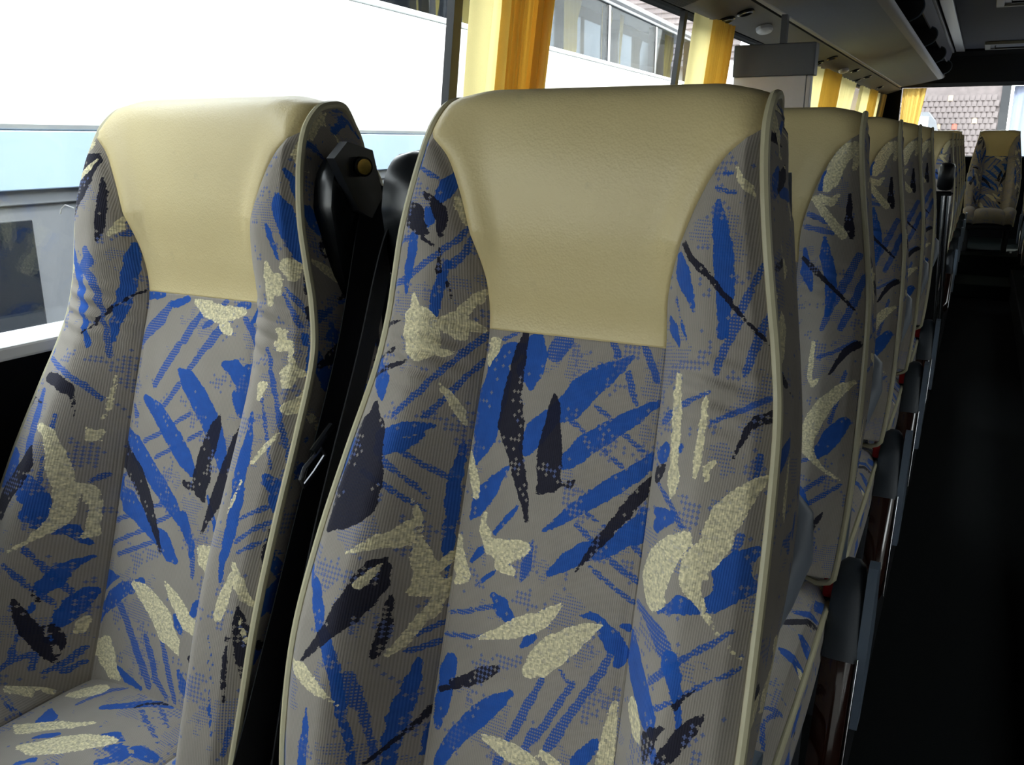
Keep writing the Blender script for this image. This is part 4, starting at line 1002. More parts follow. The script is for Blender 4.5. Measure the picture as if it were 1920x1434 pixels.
  ('H', [(0.114,-0.1298,0.0022),(0.1304,-0.1397,0.0037),(0.1552,-0.1583,0.0029)]),
  ('B', [(0.1179,-0.1558,0.005),(0.1276,-0.1557,0.0066),(0.1405,-0.1532,0.0058),(0.1209,-0.1676,0.0066)]),
  ('C', [(0.2169,-0.1049,0.0031),(0.2087,-0.1136,0.0067),(0.1995,-0.1278,0.0112),(0.1923,-0.1417,0.0137),(0.1859,-0.1543,0.0112)]),
  ('C', [(0.1896,-0.1621,0.0121),(0.1824,-0.1743,0.0128),(0.1739,-0.1869,0.0128),(0.1711,-0.201,0.0093),(0.1786,-0.2101,0.0061),(0.1873,-0.2202,0.0033),(0.1978,-0.2337,0.0018),(0.2101,-0.2442,0.0015),(0.2234,-0.2553,0.0009)]),
  ('C', [(0.1826,-0.1891,0.0033),(0.1865,-0.1951,0.0013)]),
  ('C', [(0.1607,-0.168,0.0073),(0.1464,-0.1809,0.0132),(0.1343,-0.2,0.0186),(0.128,-0.2177,0.0191),(0.1309,-0.2267,0.0148),(0.1454,-0.2268,0.0065)]),
  ('B', [(0.2202,-0.1656,0.004),(0.2095,-0.1773,0.0104),(0.2014,-0.1895,0.013),(0.2126,-0.1955,0.0114),(0.2243,-0.1973,0.0039)]),
  ('B', [(0.2042,-0.2048,0.0103),(0.193,-0.215,0.0078),(0.1806,-0.2203,0.0052),(0.1664,-0.2211,0.0077),(0.1555,-0.2293,0.0039),(0.141,-0.239,0.0007)]),
  ('H', [(0.2058,-0.1564,0.0036),(0.2041,-0.1689,0.0032)]),
  ('B', [(0.1071,-0.2814,0.0067),(0.1122,-0.2954,0.015),(0.1234,-0.3062,0.0166),(0.1384,-0.3142,0.0166),(0.1515,-0.3225,0.013),(0.1589,-0.3296,0.0051)]),
  ('H', [(0.1072,-0.2465,0.0027),(0.1298,-0.2525,0.0061),(0.1488,-0.2547,0.009),(0.1574,-0.2599,0.0103)]),
  ('B', [(0.1673,-0.269,0.0094),(0.1728,-0.2803,0.0073),(0.1777,-0.2907,0.0057),(0.181,-0.3015,0.0034),(0.185,-0.316,0.0024)]),
  ('H', [(0.1481,-0.295,0.0034),(0.1708,-0.2704,0.0028),(0.186,-0.256,0.0025),(0.2045,-0.2415,0.0028),(0.2132,-0.2333,0.0019)]),
  ('H', [(0.1566,-0.3135,0.002),(0.1809,-0.2937,0.0025),(0.1992,-0.2776,0.0022),(0.2244,-0.2617,0.002)]),
  ('N', [(0.1938,-0.2841,0.0007),(0.1848,-0.2927,0.0019),(0.1784,-0.3022,0.0031)]),
  ('N', [(0.2035,-0.3018,0.0015),(0.1961,-0.3119,0.0061),(0.1869,-0.3272,0.0074),(0.1785,-0.3413,0.0069),(0.1729,-0.3503,0.0052)]),
  ('N', [(0.1717,-0.32,0.0018),(0.1632,-0.3296,0.0046),(0.1574,-0.3415,0.0089),(0.1565,-0.3558,0.0032)]),
  ('C', [(0.1281,-0.3387,0.0117),(0.1345,-0.3435,0.0117),(0.1402,-0.3472,0.0067)]),
  ('B', [(0.1643,-0.3423,0.0044),(0.1684,-0.348,0.0049)]),
  ('H', [(0.1506,0.1684,0.002),(0.1582,0.1688,0.0019)]),
  ('H', [(0.1445,0.1551,0.002),(0.1615,0.1525,0.0023)]),
  ('C', [(0.1606,0.1734,0.0015),(0.1648,0.1634,0.0031),(0.1725,0.1573,0.0032),(0.1775,0.1511,0.001)]),
  ('B', [(0.1488,0.1444,0.0021),(0.1508,0.1317,0.0055),(0.1549,0.114,0.0078),(0.1589,0.094,0.009),(0.1617,0.0732,0.0093),(0.1631,0.0551,0.0077),(0.1639,0.0351,0.0058),(0.1637,0.0132,0.0028)]),
  ('N', [(0.1184,0.1002,0.003),(0.1289,0.0862,0.0036),(0.1439,0.0746,0.0036),(0.1597,0.0576,0.0027),(0.1735,0.0421,0.0022),(0.187,0.0279,0.0019),(0.1989,0.0159,0.0014)]),
  ('B', [(0.1148,0.0885,0.0037),(0.1188,0.0742,0.0093),(0.1256,0.0577,0.0075),(0.1317,0.0453,0.0035),(0.1366,0.0326,0.001)]),
  ('B', [(0.105,0.029,0.0026),(0.1102,0.0176,0.0059),(0.1185,0.0035,0.0023)]),
  ('H', [(0.1124,0.0486,0.0013),(0.1192,0.0276,0.0016),(0.1301,0.0037,0.0011)]),
  ('H', [(0.1909,0.0886,0.0019),(0.1841,0.062,0.0029),(0.1764,0.0366,0.0038),(0.1691,0.0154,0.0039)]),
  ('H', [(0.1987,0.0412,0.0019),(0.1942,0.0207,0.003),(0.1922,0.0086,0.0029)]),
 ],
}
PRINT_C = {
 'R': [
  ('C', [(0.1708,0.1941,0.006),(0.1628,0.1837,0.0135),(0.1543,0.1722,0.0129),(0.1467,0.1534,0.0135),(0.142,0.1304,0.0126),(0.1382,0.1181,0.0074)]),
  ('C', [(0.1731,0.1903,0.0043),(0.1755,0.1678,0.0049),(0.1741,0.1536,0.0022)]),
  ('C', [(0.1204,0.1002,0.0064),(0.1342,0.0827,0.0066),(0.1523,0.0604,0.0073),(0.1692,0.0416,0.0075)]),
  ('C', [(0.129,0.1029,0.005),(0.1464,0.0944,0.0077),(0.1566,0.1066,0.0035)]),
  ('N', [(0.1735,0.1096,0.0019),(0.1754,0.0793,0.0054),(0.1779,0.054,0.0069),(0.1832,0.0372,0.0035)]),
  ('H', [(0.1106,0.0751,0.0043),(0.1472,0.0602,0.0044)]),
  ('H', [(0.1081,0.0544,0.0043),(0.1539,0.0433,0.0046)]),
  ('B', [(0.1429,0.0342,0.0033),(0.1469,0.0056,0.0097),(0.1588,-0.0269,0.0096),(0.1634,-0.0616,0.008),(0.1626,-0.0897,0.004)]),
  ('B', [(0.1099,0.0174,0.0034),(0.117,-0.0165,0.0112),(0.1295,-0.0482,0.0036)]),
  ('N', [(0.1078,0.0055,0.0033),(0.1289,-0.0148,0.0047),(0.1575,-0.0399,0.003),(0.2009,-0.0771,0.0021)]),
  ('H', [(0.1966,0.0106,0.005),(0.1824,-0.0329,0.0066),(0.1643,-0.0839,0.0055),(0.1584,-0.1123,0.004)]),
  ('H', [(0.2076,-0.0232,0.0045),(0.1972,-0.0692,0.0061),(0.186,-0.1095,0.0046)]),
  ('B', [(0.1266,0.1176,0.0056),(0.1323,0.1443,0.0052)]),
  ('C', [(0.1481,-0.1356,0.0033),(0.1502,-0.1708,0.0045),(0.151,-0.1908,0.0038),(0.1585,-0.2027,0.0044),(0.1655,-0.1921,0.002)]),
  ('H', [(0.1586,-0.1591,0.0031),(0.1804,-0.1481,0.0035),(0.2108,-0.1276,0.0033)]),
  ('N', [(0.2154,-0.1305,0.0059),(0.1998,-0.1419,0.006),(0.1912,-0.1592,0.0042),(0.1795,-0.1854,0.0014)]),
  ('H', [(0.203,-0.1774,0.0036),(0.199,-0.2098,0.0036),(0.1929,-0.2566,0.0031)]),
  ('C', [(0.2177,-0.1897,0.0032),(0.2023,-0.202,0.0083),(0.1837,-0.2265,0.0117),(0.1715,-0.2501,0.0138),(0.1616,-0.2807,0.014),(0.1649,-0.2995,0.0107),(0.1795,-0.3162,0.0046),(0.1971,-0.3299,0.0028),(0.2202,-0.3404,0.0018)]),
  ('B', [(0.2123,-0.2537,0.009),(0.2,-0.2747,0.0136),(0.1898,-0.2954,0.0114),(0.1784,-0.3092,0.0069)]),
  ('H', [(0.1553,-0.323,0.0034),(0.1832,-0.3108,0.0028)]),
  ('H', [(0.1725,-0.3627,0.0037),(0.1963,-0.3395,0.0032)]),
  ('H', [(0.1715,-0.3892,0.0037),(0.1998,-0.365,0.0036),(0.2201,-0.3475,0.0027)]),
  ('B', [(0.163,-0.3672,0.0084),(0.1729,-0.3818,0.0075),(0.1796,-0.3972,0.0046)]),
  ('N', [(0.2015,-0.3943,0.0026),(0.1889,-0.4169,0.0055),(0.1749,-0.4485,0.0068)]),
  ('H', [(0.1898,-0.4239,0.0014),(0.2019,-0.4502,0.0014)]),
 ],
}
PRINT_C = {**PRINT_B, **PRINT_C}

# ---------------------------------------------------------------- the coach body
E_ = EYE
Y0, Y1 = -3.2, 11.1                          # windscreen and rear wall
XR = 1.36                                     # right wall (inside)
Z_SILL, Z_TOP, Z_CEIL = .902, E_ + .485, E_ + .90
def wall_x(z): return -1.17 + (z - .87) * .105     # the side leans inward going up
def struct(o): o['kind'] = 'structure'; return o

struct(MB().box(-1.30, -.10, Y0, 9.35, -.06, 0).build('floor', M['carpet']))
struct(MB().box(.36, 1.45, Y0, 9.35, -.06, 0).build('floor', M['carpet']))
struct(MB().box(-.10, .36, Y0, 8.7, -.24, -.18).build('floor', M['carpet']))
struct(MB().box(-.10, .36, 8.7, 9.35, -.24, -.07, .01).build('trim_1', M['carpet_green']))
struct(MB().box(-1.30, 1.45, 9.35, Y1, -.24, .12, .01).build('trim_2', M['carpet_green']))
for x in (-.105, .365):
    struct(MB().box(x - .006, x + .006, Y0, 9.34, -.20, .004).build('trim_3' if x < 0 else 'trim_4', M['wall_dark']))

# left wall: lining below the sill, sill ledge, header, pillars, panes
def slab(z0, z1, th, y0, y1, off=0):
    return MB().prism([(wall_x(z0) + off, z0), (wall_x(z1) + off, z1), (wall_x(z1) + off - th, z1), (wall_x(z0) + off - th, z0)], 'y', y0, y1)
wl = struct(slab(-.06, Z_SILL - .02, .06, Y0, Y1).build('wall_left', M['wall_dark']))
sl = MB(); sl.box(wall_x(Z_SILL) - .06, wall_x(Z_SILL) + .035, Y0, Y1, Z_SILL - .02, Z_SILL, .004)
struct(sl.build('trim_5', M['sill']))
struct(MB().box(-1.17, -1.10, Y0, Y1, Z_TOP, Z_CEIL + .05).build('wall_left_upper', M['wall_dark']))
PIL = [-3.25 + 1.70 * i for i in range(9)]           # -3.25 ... 10.35
PIL = [round(1.86 + 1.70 * (i - 3), 3) for i in range(9)]
for y in PIL[1:-1]:
    struct(slab(Z_SILL, Z_TOP, .02, y - .016, y + .020, -.010).build('trim_6', M['pillar']))
struct(slab(Z_SILL, Z_TOP, .06, PIL[-1] - .05, Y1, 0).build('wall_left_rear', M['wall_dark']))
ny = [Y0] + PIL[1:-1] + [PIL[-1]]
for i in range(len(ny) - 1):
    g = slab(Z_SILL, Z_TOP, .006, ny[i] + .016, ny[i + 1] - .022, -.03).build('window_%d' % (i + 1), M['glass'])
    struct(g)

# right wall
struct(MB().box(XR, XR + .06, Y0, Y1, -.06, Z_SILL).build('wall_right', M['wall_dark']))
struct(MB().box(XR, XR + .06, Y0, Y1, Z_TOP, Z_CEIL + .05).build('wall_right_upper', M['wall_dark']))
for y in PIL[1:]:
    struct(MB().box(XR + .01, XR + .06, y - .045, y + .045, Z_SILL, Z_TOP).build('trim_7', M['pillar']))
for i in range(len(ny) - 1):
    struct(MB().box(XR + .03, XR + .036, ny[i] + .045, ny[i + 1] - .045, Z_SILL, Z_TOP).build('window_%d' % (i + 11), M['glass']))

# ceiling
struct(MB().box(-.30, .90, Y0, Y1 - .35, Z_CEIL, Z_CEIL + .04).build('ceiling', M['ceil_blue']))
struct(MB().box(-1.3, 1.5, Y0, Y1 + .1, Z_CEIL + .05, Z_CEIL + .10).build('roof', M['wall_dark']))
struct(MB().box(-.385, -.302, Y0, Y1 - .45, Z_CEIL - .022, Z_CEIL + .02, .006).build('trim_8', M['ceil_strip']))
struct(MB().box(-.425, -.400, Y0, Y1 - .45, Z_CEIL - .03, Z_CEIL + .0, .004).build('trim_9', M['rack_lip']))
struct(MB().prism([(-.455, E_ + .765), (-.428, E_ + .865), (-.418, E_ + .865), (-.445, E_ + .765)], 'y', Y0, Y1 - .45).build('trim_10', M['ceil_strip']))

# front: windscreen
struct(MB().box(-1.3, 1.45, Y0 - .06, Y0, -.3, .75).build('wall_front', M['wall_dark']))
struct(MB().box(-1.3, 1.45, Y0 - .06, Y0, Z_TOP + .15, Z_CEIL + .05).build('wall_front_upper', M['wall_dark']))
struct(MB().box(-1.16, 1.36, Y0 - .03, Y0 - .024, .75, Z_TOP + .15).build('window_21', M['glass']))

# rear wall with its window
RX0, RX1, RZ0, RZ1 = -.90, 1.06, E_ - .17, E_ + .56
struct(MB().box(-1.3, 1.45, Y1, Y1 + .06, -.3, RZ0).build('wall_rear', M['wall_dark']))
struct(MB().box(-1.3, RX0, Y1, Y1 + .06, RZ0, Z_CEIL + .05).build('wall_rear_left', M['wall_dark']))
struct(MB().box(RX1, 1.45, Y1, Y1 + .06, RZ0, Z_CEIL + .05).build('wall_rear_right', M['wall_dark']))
hd = MB().prism([(Y1 + .06, RZ1), (Y1 - .02, RZ1 - .005), (Y1 - .14, RZ1 + .03), (Y1 - .40, Z_CEIL - .06), (Y1 - .46, Z_CEIL - .02), (Y1 - .46, Z_CEIL + .05), (Y1 + .06, Z_CEIL + .05)], 'x', -1.12, 1.36)
struct(hd.build('wall_rear_header', M['wall_dark'], None, False))
struct(MB().box(RX0, RX1, Y1 + .03, Y1 + .036, RZ0, RZ1).build('window_22', M['glass']))
struct(MB().box(-1.15, 1.36, Y1 - .20, Y1, RZ0 - .04, RZ0 - .005, .005).build('trim_12', M['wall_dark']))

# roof hatch
h = empty('roof_hatch', (.35, 10.2, Z_CEIL), 'grey framed roof hatch in the blue ceiling before the dark rear header', 'hatch')
def hatch(root, x0, x1, y0, y1):
    b = MB()
    b.box(x0, x1, y0, y0 + .05, -.03, 0, .005); b.box(x0, x1, y1 - .05, y1, -.03, 0, .005)
    b.box(x0, x0 + .05, y0 + .05, y1 - .05, -.03, 0, .005); b.box(x1 - .05, x1, y0 + .05, y1 - .05, -.03, 0, .005)
    b.build('hatch_frame', M['hatch'], root)
    MB().box(x0 + .05, x1 - .05, y0 + .05, y1 - .05, -.016, 0).build('hatch_panel', M['tv_dark'], root)
    MB().tube([(x0 + .09, (y0 + y1) / 2, -.016), (x0 + .09, (y0 + y1) / 2, -.04), (x1 - .09, (y0 + y1) / 2, -.04), (x1 - .09, (y0 + y1) / 2, -.016)], .008, 6).build('hatch_handle', M['black_plastic'], root)
hatch(h, -.42, .42, -.28, .28)
h.location.x = .30
h2 = empty('roof_hatch', (.33, 6.9, Z_CEIL), 'grey framed roof hatch at the very top right edge of the view', 'hatch')
hatch(h2, -.38, .42, -.32, .32)

# ---------------------------------------------------------------- luggage rack and service strip
rk = empty('luggage_rack', (0, 0, E_), 'long grey felt overhead luggage rack above the curtained windows', 'rack')
RY0, RY1 = -1.5, 10.62
rp_ = [(-.885, .545), (-.70, .575), (-.485, .622), (-.470, .640), (-.485, .652), (-.70, .600), (-.885, .570)]
MB().prism([(-.868, .548), (-.70, .575), (-.520, .612), (-.520, .630), (-.70, .600), (-.868, .570)], 'y', RY0, RY1).build('rack_floor', M['rack'], rk)
lp = [(-.520, .611), (-.490, .618), (-.474, .627), (-.468, .640), (-.476, .652), (-.500, .648), (-.520, .632)]
MB().prism(lp, 'y', RY0, RY1 + .03).build('rack_lip', M['rack_lip'], rk, True)
MB().prism([(-.890, .541), (-.872, .545), (-.868, .552), (-.868, .572), (-.890, .565)], 'y', RY0, RY1 + .02).build('rack_edge', M['rack_lip'], rk)
MB().prism([(-.89, .545), (-.70, .572), (-.475, .622), (-.46, .640), (-.48, .70), (-.60, .80), (-.885, .85), (-.885, .60)], 'y', RY1 + .03, RY1 + .05).build('rack_end', M['rack_lip'], rk)
MB().prism([(-.46, .77), (-.45, .79), (-.88, .80), (-.88, .78)], 'y', RY0, RY1).build('rack_ceiling', M['wall_dark'], rk)
for i in range(8):
    y = -.45 + 1.55 * i
    arc = [(-.475, .645), (-.425, .668), (-.402, .70), (-.398, .735), (-.415, .765), (-.455, .785)]
    poly = [(p[0], p[1]) for p in crom(arc, 5)] + [(-.87, .78), (-.87, .60), (-.86, .58), (-.52, .64)]
    dv = MB().prism(poly, 'y', y - .012, y + .012).build('rack_divider', M['black_plastic'], rk)
    MB().tube([(p[0], y - .013, p[1]) for p in crom(arc, 5)], .0045, 6).build('divider_rim', M['grey_shell'], dv, True)

sv = empty('service_panel', (0, 0, E_), 'dark ribbed service strip with lamps and air vents between windows and rack', 'panel')
A = np.array([wall_x(Z_TOP) + .005, .482]); B = np.array([-.902, .538])
dn = np.array([B[1] - A[1], -(B[0] - A[0])]); dn /= np.linalg.norm(dn)        # pointing down / inward
def spt(q, d=0.0): p = A + (B - A) * q + dn * d; return (float(p[0]), float(p[1]))
MB().prism([spt(0), spt(1), spt(1, -.03), spt(0, -.03)], 'y', RY0, Y1 - .02).build('strip_board', M['service'], sv)
rb = MB()
for i in range(34):
    q = .02 + .96 * i / 33
    rb.prism([spt(q), spt(q + .014), spt(q + .014, .005), spt(q, .005)], 'y', -1.5, 3.42)
rb.build('ribbing', M['service_dark'], sv)['kind'] = 'stuff'
for k, (y, q, nm) in enumerate([(yy, qq, 'air_nozzle') for yy, qq in ((3.95, .22), (3.95, .66), (6.35, .22), (6.35, .68), (7.55, .66), (8.35, .22), (8.35, .68), (9.8, .45))]):
    c = spt(q, .0); e1 = np.array([*(B - A) / np.linalg.norm(B - A)])
    n = 16; b = MB(); P = []
    def ring(rr, d): 
        return [(c[0] + e1[0] * math.cos(2 * math.pi * j / n) * rr + dn[0] * d, y + math.sin(2 * math.pi * j / n) * rr * 1.5, c[1] + e1[1] * math.cos(2 * math.pi * j / n) * rr + dn[1] * d) for j in range(n)]
    V = ring(.036, -.002) + ring(.036, .006) + ring(.028, .010) + ring(.020, .004)
    F = [(r * n + j, r * n + (j + 1) % n, (r + 1) * n + (j + 1) % n, (r + 1) * n + j) for r in range(3) for j in range(n)] + [tuple(range(3 * n, 4 * n))]
    b.add(V, F); b.build(nm, M['black_gloss'], sv, True)
for y, q in ((4.45, .5), (7.25, .42)):
    c = spt(q, .008); b = MB()
    e1 = (B - A) / np.linalg.norm(B - A); pr = []
    n = 20
    V = []; F = []
    for rr, d in ((1, -.01), (1, .006), (.8, .014), (.0, .016)):
        for j in range(n):
            a = 2 * math.pi * j / n
            V.append((c[0] + e1[0] * .036 * rr * math.cos(a) + dn[0] * d, y + .085 * rr * math.sin(a), c[1] + e1[1] * .036 * rr * math.cos(a) + dn[1] * d))
    F = [(r * n + j, r * n + (j + 1) % n, (r + 1) * n + (j + 1) % n, (r + 1) * n + j) for r in range(3) for j in range(n)]
    b.add(V, F).build('reading_lamp', M['sill'], sv, True)

# hanging screen
tv = empty('hanging_monitor', (-.865, 4.12, E_), 'boxy grey hanging monitor under the service strip between yellow curtains', 'monitor')
MB().box(-.172, .178, -.03, .05, .268, .402, .004).build('monitor_hood', M['tv_dark'], tv)
MB().box(-.168, .146, -.022, .03, .117, .268, .003).build('monitor_screen', M['tv_light'], tv)
MB().box(.148, .166, -.020, .03, .117, .268, .003).build('monitor_side', M['tv_light'], tv)
MB().box(.02, .045, -.01, .03, .40, .52).build('monitor_neck', M['tv_dark'], tv)

# ---------------------------------------------------------------- curtains
def curtain(name, y0, y1, x, z0, z1, folds, amp, label, mat='curtain', taper=0.0, inner=None, group=None, axis='y', seed=1, flat=.0):
    rg = random.Random(seed); ph = rg.uniform(0, 6)
    n = int(folds * 14) + 2; nz = 16; V = []; F = []
    for i in range(nz + 1):
        v = i / nz; z = z0 + (z1 - z0) * v
        for j in range(n + 1):
            q = j / n
            a = max(0, q - flat) / (1 - flat)
            g = amp * (min(1, a * 4) if flat else 1) * (.75 + .25 * math.sin(q * 5 + ph))
            wv = g * math.sin(a * folds * 2 * math.pi + ph * (0 if flat else 1) + .5 * math.sin(v * 2.5 + j * .11)) + .3 * g * math.sin(a * folds * 4.7 * math.pi + 1)
            yy = y0 + (y1 - y0) * q - taper * q * (1 - v) * (y1 - y0)
            xx = x + wv + (wall_x(z) - wall_x(Z_TOP) if axis == 'y' else 0)
            V.append((xx, yy, z) if axis == 'y' else (yy, x + wv, z))
    for i in range(nz):
        for j in range(n): F.append((i * (n + 1) + j, i * (n + 1) + j + 1, (i + 1) * (n + 1) + j + 1, (i + 1) * (n + 1) + j))
    o = mk(name, V, F, M[mat], None, True)
    return tag(o, label, 'curtain', group)
XC = wall_x(Z_TOP) + .035
def lining(parent, y0, y1, taper, folds, seed, x=XC + .026):
    c = curtain('gathered_layer', y0, y1, x, Z_SILL + .02, Z_TOP - .014, folds * 1.6, .016, None, 'curtain', taper, seed=seed)
    for k in ('label', 'category'):
        if k in c: del c[k]
    c.parent = parent
c1 = curtain('curtain', 1.835, 2.24, XC, Z_SILL + .02, Z_TOP - .014, 5, .020, 'gathered yellow curtain nearest, rising behind the large front seat', mat='curtain_thin', taper=.16, seed=4, flat=.18)
lining(c1, 1.95, 2.17, .16, 5, 8); lining(c1, 2.08, 2.19, .16, 1, 18, XC + .046)
c2 = curtain('curtain', 3.52, 4.06, XC, Z_SILL + .02, Z_TOP - .012, 5, .020, 'yellow curtain with paler backlit left half, left of the hanging monitor', mat='curtain_thin', taper=.10, seed=7, flat=.3)
lining(c2, 3.74, 4.01, .10, 4, 9)
c3 = curtain('curtain', 5.70, 7.35, XC, Z_SILL + .02, Z_TOP - .014, 8, .024, 'wide yellow curtain just right of the hanging monitor', mat='curtain_thin', taper=.03, seed=5)
lining(c3, 6.6, 7.34, .03, 6, 10)
c4 = curtain('curtain', 7.45, 8.45, XC, Z_SILL + .02, Z_TOP - .014, 6, .02, 'pale yellow curtain, second right of the hanging monitor', mat='curtain_thin', taper=.3, seed=2)
c5 = curtain('curtain', 8.75, 9.9, XC, Z_SILL + .02, Z_TOP - .014, 6, .02, 'yellow curtain third right of the hanging monitor, before the dark slot', mat='curtain_thin', taper=.05, seed=3)
lining(c5, 9.4, 9.88, .05, 4, 12)
c6 = curtain('curtain', 10.15, 10.86, XC + .01, Z_SILL + .02, Z_TOP - .014, 4, .02, 'last side curtain, yellow, against the black rear corner', mat='curtain_thin', taper=.0, seed=6)
lining(c6, 10.5, 10.85, .0, 3, 14)
c7 = curtain('curtain', -.885, -.645, Y1 - .03, RZ0, RZ1 - .01, 4, .018, 'deep yellow curtain at the left of the rear window', axis='x', taper=.35, seed=11)
c8 = curtain('curtain', .205, .60, Y1 - .03, RZ0, RZ1 - .01, 4, .018, 'pale bluish white curtain at the right of the rear window', 'curtain_blue', axis='x', seed=12)

# ---------------------------------------------------------------- outside
GZ = -1.25
struct(MB().box(-60, 60, -30, 90, GZ - .1, GZ).build('ground', M['asphalt']))

# unseen walls added to block light from the right side and the front
struct(MB().box(5.0, 5.4, -14, 1.5, GZ, 3.7).build('wall_light_block_right', M['light_block']))
struct(MB().box(4.2, 5.4, 1.5, 24, GZ, 8.0).build('wall_light_block_right_tall', M['light_block']))
struct(MB().box(-1.6, 5.4, -9.4, -9.0, GZ, 4.0).build('wall_light_block_front', M['light_block']))

# neighbouring double-deck coach
dc = empty('double_deck_coach', (-2.86, 2.0, GZ), 'white double-deck coach parked alongside, seen through the left windows', 'coach', rz=math.radians(4.3))
H = E_ - GZ                                                # height of our eye above the ground
def cb(name, z0, z1, x0, x1, y0, y1, mat, bev=.02, parent=dc):
    return MB().box(x0, x1, y0, y1, z0, z1, bev).build(name, M[mat], parent, False)
L0, L1 = -4.5, 10.2
cb('body_upper', H + .03, H + .70, -2.5, 0, L0, L1, 'coach_white')
cb('belt_stripe', H - .165, H + .03, -2.5, -.004, L0, L1, 'coach_blue', .004)
cb('stripe_grey_rail', H - .215, H - .165, -2.5, -.02, L0, L1, 'coach_grey', .004)  # plain grey strip below the blue stripe
cb('lower_frame', H - .86, H - .215, -2.5, -.03, L0, L1, 'coach_grey', .004)
for a in range(8):
    y = L0 + 1.45 + a * 1.8
    if a < 3: y = [-3.6, -1.70, .55][a]
    cb('lower_window', H - .80, H - .265, -.06, -.022, y, y + (1.62 if a != 2 else 1.62), 'glass_dark', .004)
cb('waist_panel', H - 1.15, H - .86, -2.5, .01, L0, L1, 'coach_white')
cb('skirt', .25, H - 1.15, -2.5, .0, L0, L1, 'glass_dark', .01)
cb('upper_band', H + .70, H + 1.28, -2.5, -.30, L0, L1, 'glass_dark', .01)
cb('window_rail', H + .70, H + .735, -.30, -.004, L0, L1, 'coach_white', .006)
cb('window_rail', H + 1.25, H + 1.28, -.30, -.004, L0, L1, 'coach_grey', .006)
for a in range(8):
    y = L0 + .2 + a * 1.8
    cb('upper_window', H + .737, H + 1.248, -.030, -.022, y, y + 1.71, 'coach_glass', 0)
    cb('window_post', H + .735, H + 1.25, -.10, -.018, y + 1.715, y + 1.795, 'glass_dark', .004)
for a in range(5):
    y = 1.0 + a * 1.8
    for dy, ww in ((.0, .34), (.62, .12)) if a % 2 else ((.05, .16), (.75, .45)):
        o = curtain('window_curtain', y + dy, y + dy + ww, -.09, H + .74, H + 1.24, 3, .012, None, 'curtain', taper=.3, axis='y', seed=30 + a)  # yellow strips stand in for curtain reflections in the coach glass
        for v in o.data.vertices: v.co.x = -.09 + .012 * math.sin(v.co.y * 60)
        for k in ('label', 'category'):
            if k in o: del o[k]
        o.parent = dc
cb('roof', H + 1.28, H + 1.38, -2.5, -.02, L0, L1, 'coach_grey', .04)
for y in (-2.6, 7.2):
    t = MB(); t.tube([(-.28, y, .48), (-.02, y, .48)], .48, 28); t.build('wheel', M['rubber'], dc, True)

# tiled house behind the rear window
hs = empty('tiled_house', (0, 30, GZ), 'house with weathered tiled roof seen through the rear window', 'house')
rg = random.Random(5)
pitch = math.radians(52); cw, ch = .150, .215
rot = Matrix.Rotation(pitch, 4, 'X')
z_e = H - .55
tile = None
def tile_mesh(mat):
    b = MB(); P = []
    for i in range(5):
        q = i / 4; P.append((-.071 + .142 * q, .006 + .020 * math.sin(math.pi * q)))
    V = []
    for y, dz in ((-.02, .026), (.225, .0)):
        V += [(p[0], y, p[1] + dz) for p in P]
    V += [(p[0], -.02, p[1] - .012) for p in P]
    F = [(i, i + 1, 6 + i, 5 + i) for i in range(4)] + [(10 + i, 11 + i, i + 1, i) for i in range(4)]
    o = b.add(V, F).build('roof_tile', mat, hs)
    return o
protos = [tile_mesh(M['tile']), tile_mesh(M['tile_pale']), tile_mesh(M['tile_red'])]
NX, NR = 25, 11
first = [True, True, True]
for r in range(NR):
    for c in range(NX):
        k = rg.random(); pal = (1 <= c - 9 <= 5 and r in (4, 5, 6))
        t = 1 if (k < (.45 if pal else .05)) else 2 if k > .985 else 0
        if first[t]: o = protos[t]; first[t] = False
        else: o = protos[t].copy(); COL.objects.link(o)
        x = -3.52 + c * cw + (cw / 2 if r % 2 else 0); l = r * ch
        o.parent = hs
        o.matrix_local = Matrix.Translation((x, math.cos(pitch) * l, z_e + math.sin(pitch) * l)) @ rot @ Matrix.Rotation(rg.uniform(-.02, .02), 4, 'Z')
Lr = NR * ch + .2
MB().add([(-6, 0.02, z_e - .05), (.30, 0.02, z_e - .05), (.30, math.cos(pitch) * 6 + .02, z_e - .05 + math.sin(pitch) * 6), (-6, math.cos(pitch) * 6 + .02, z_e - .05 + math.sin(pitch) * 6)], [(0, 1, 2, 3)]).build('roof_slope', M['tile'], hs)
MB().box(-5.8, .2, .35, 8, 0, z_e + .2).build('house_wall', M['plaster'], hs)
MB().prism([(.0, z_e - .15), (.0, z_e), (3.8, z_e + 4.85), (3.8, z_e + 4.65)], 'x', .26, .50).build('barge_board', M['rubber'], hs)
dm = MB().prism([(-.56 - 1.72, E_ - GZ + .30 - .52), (-.40 - 1.72, E_ - GZ + .58), (-.26 - 1.72, E_ - GZ + .80), (.10 - 1.72, E_ - GZ + .80), (.30 - 1.72, E_ - GZ + .56), (.56 - 1.72, E_ - GZ - .22)], 'y', -.25, 2.0).build('skylight', M['coach_grey'], hs)
MB().box(-.22 - 1.72, .14 - 1.72, -.29, -.24, E_ - GZ - .2, E_ - GZ + .66, .01).build('skylight_pane', M['coach_white'], dm)

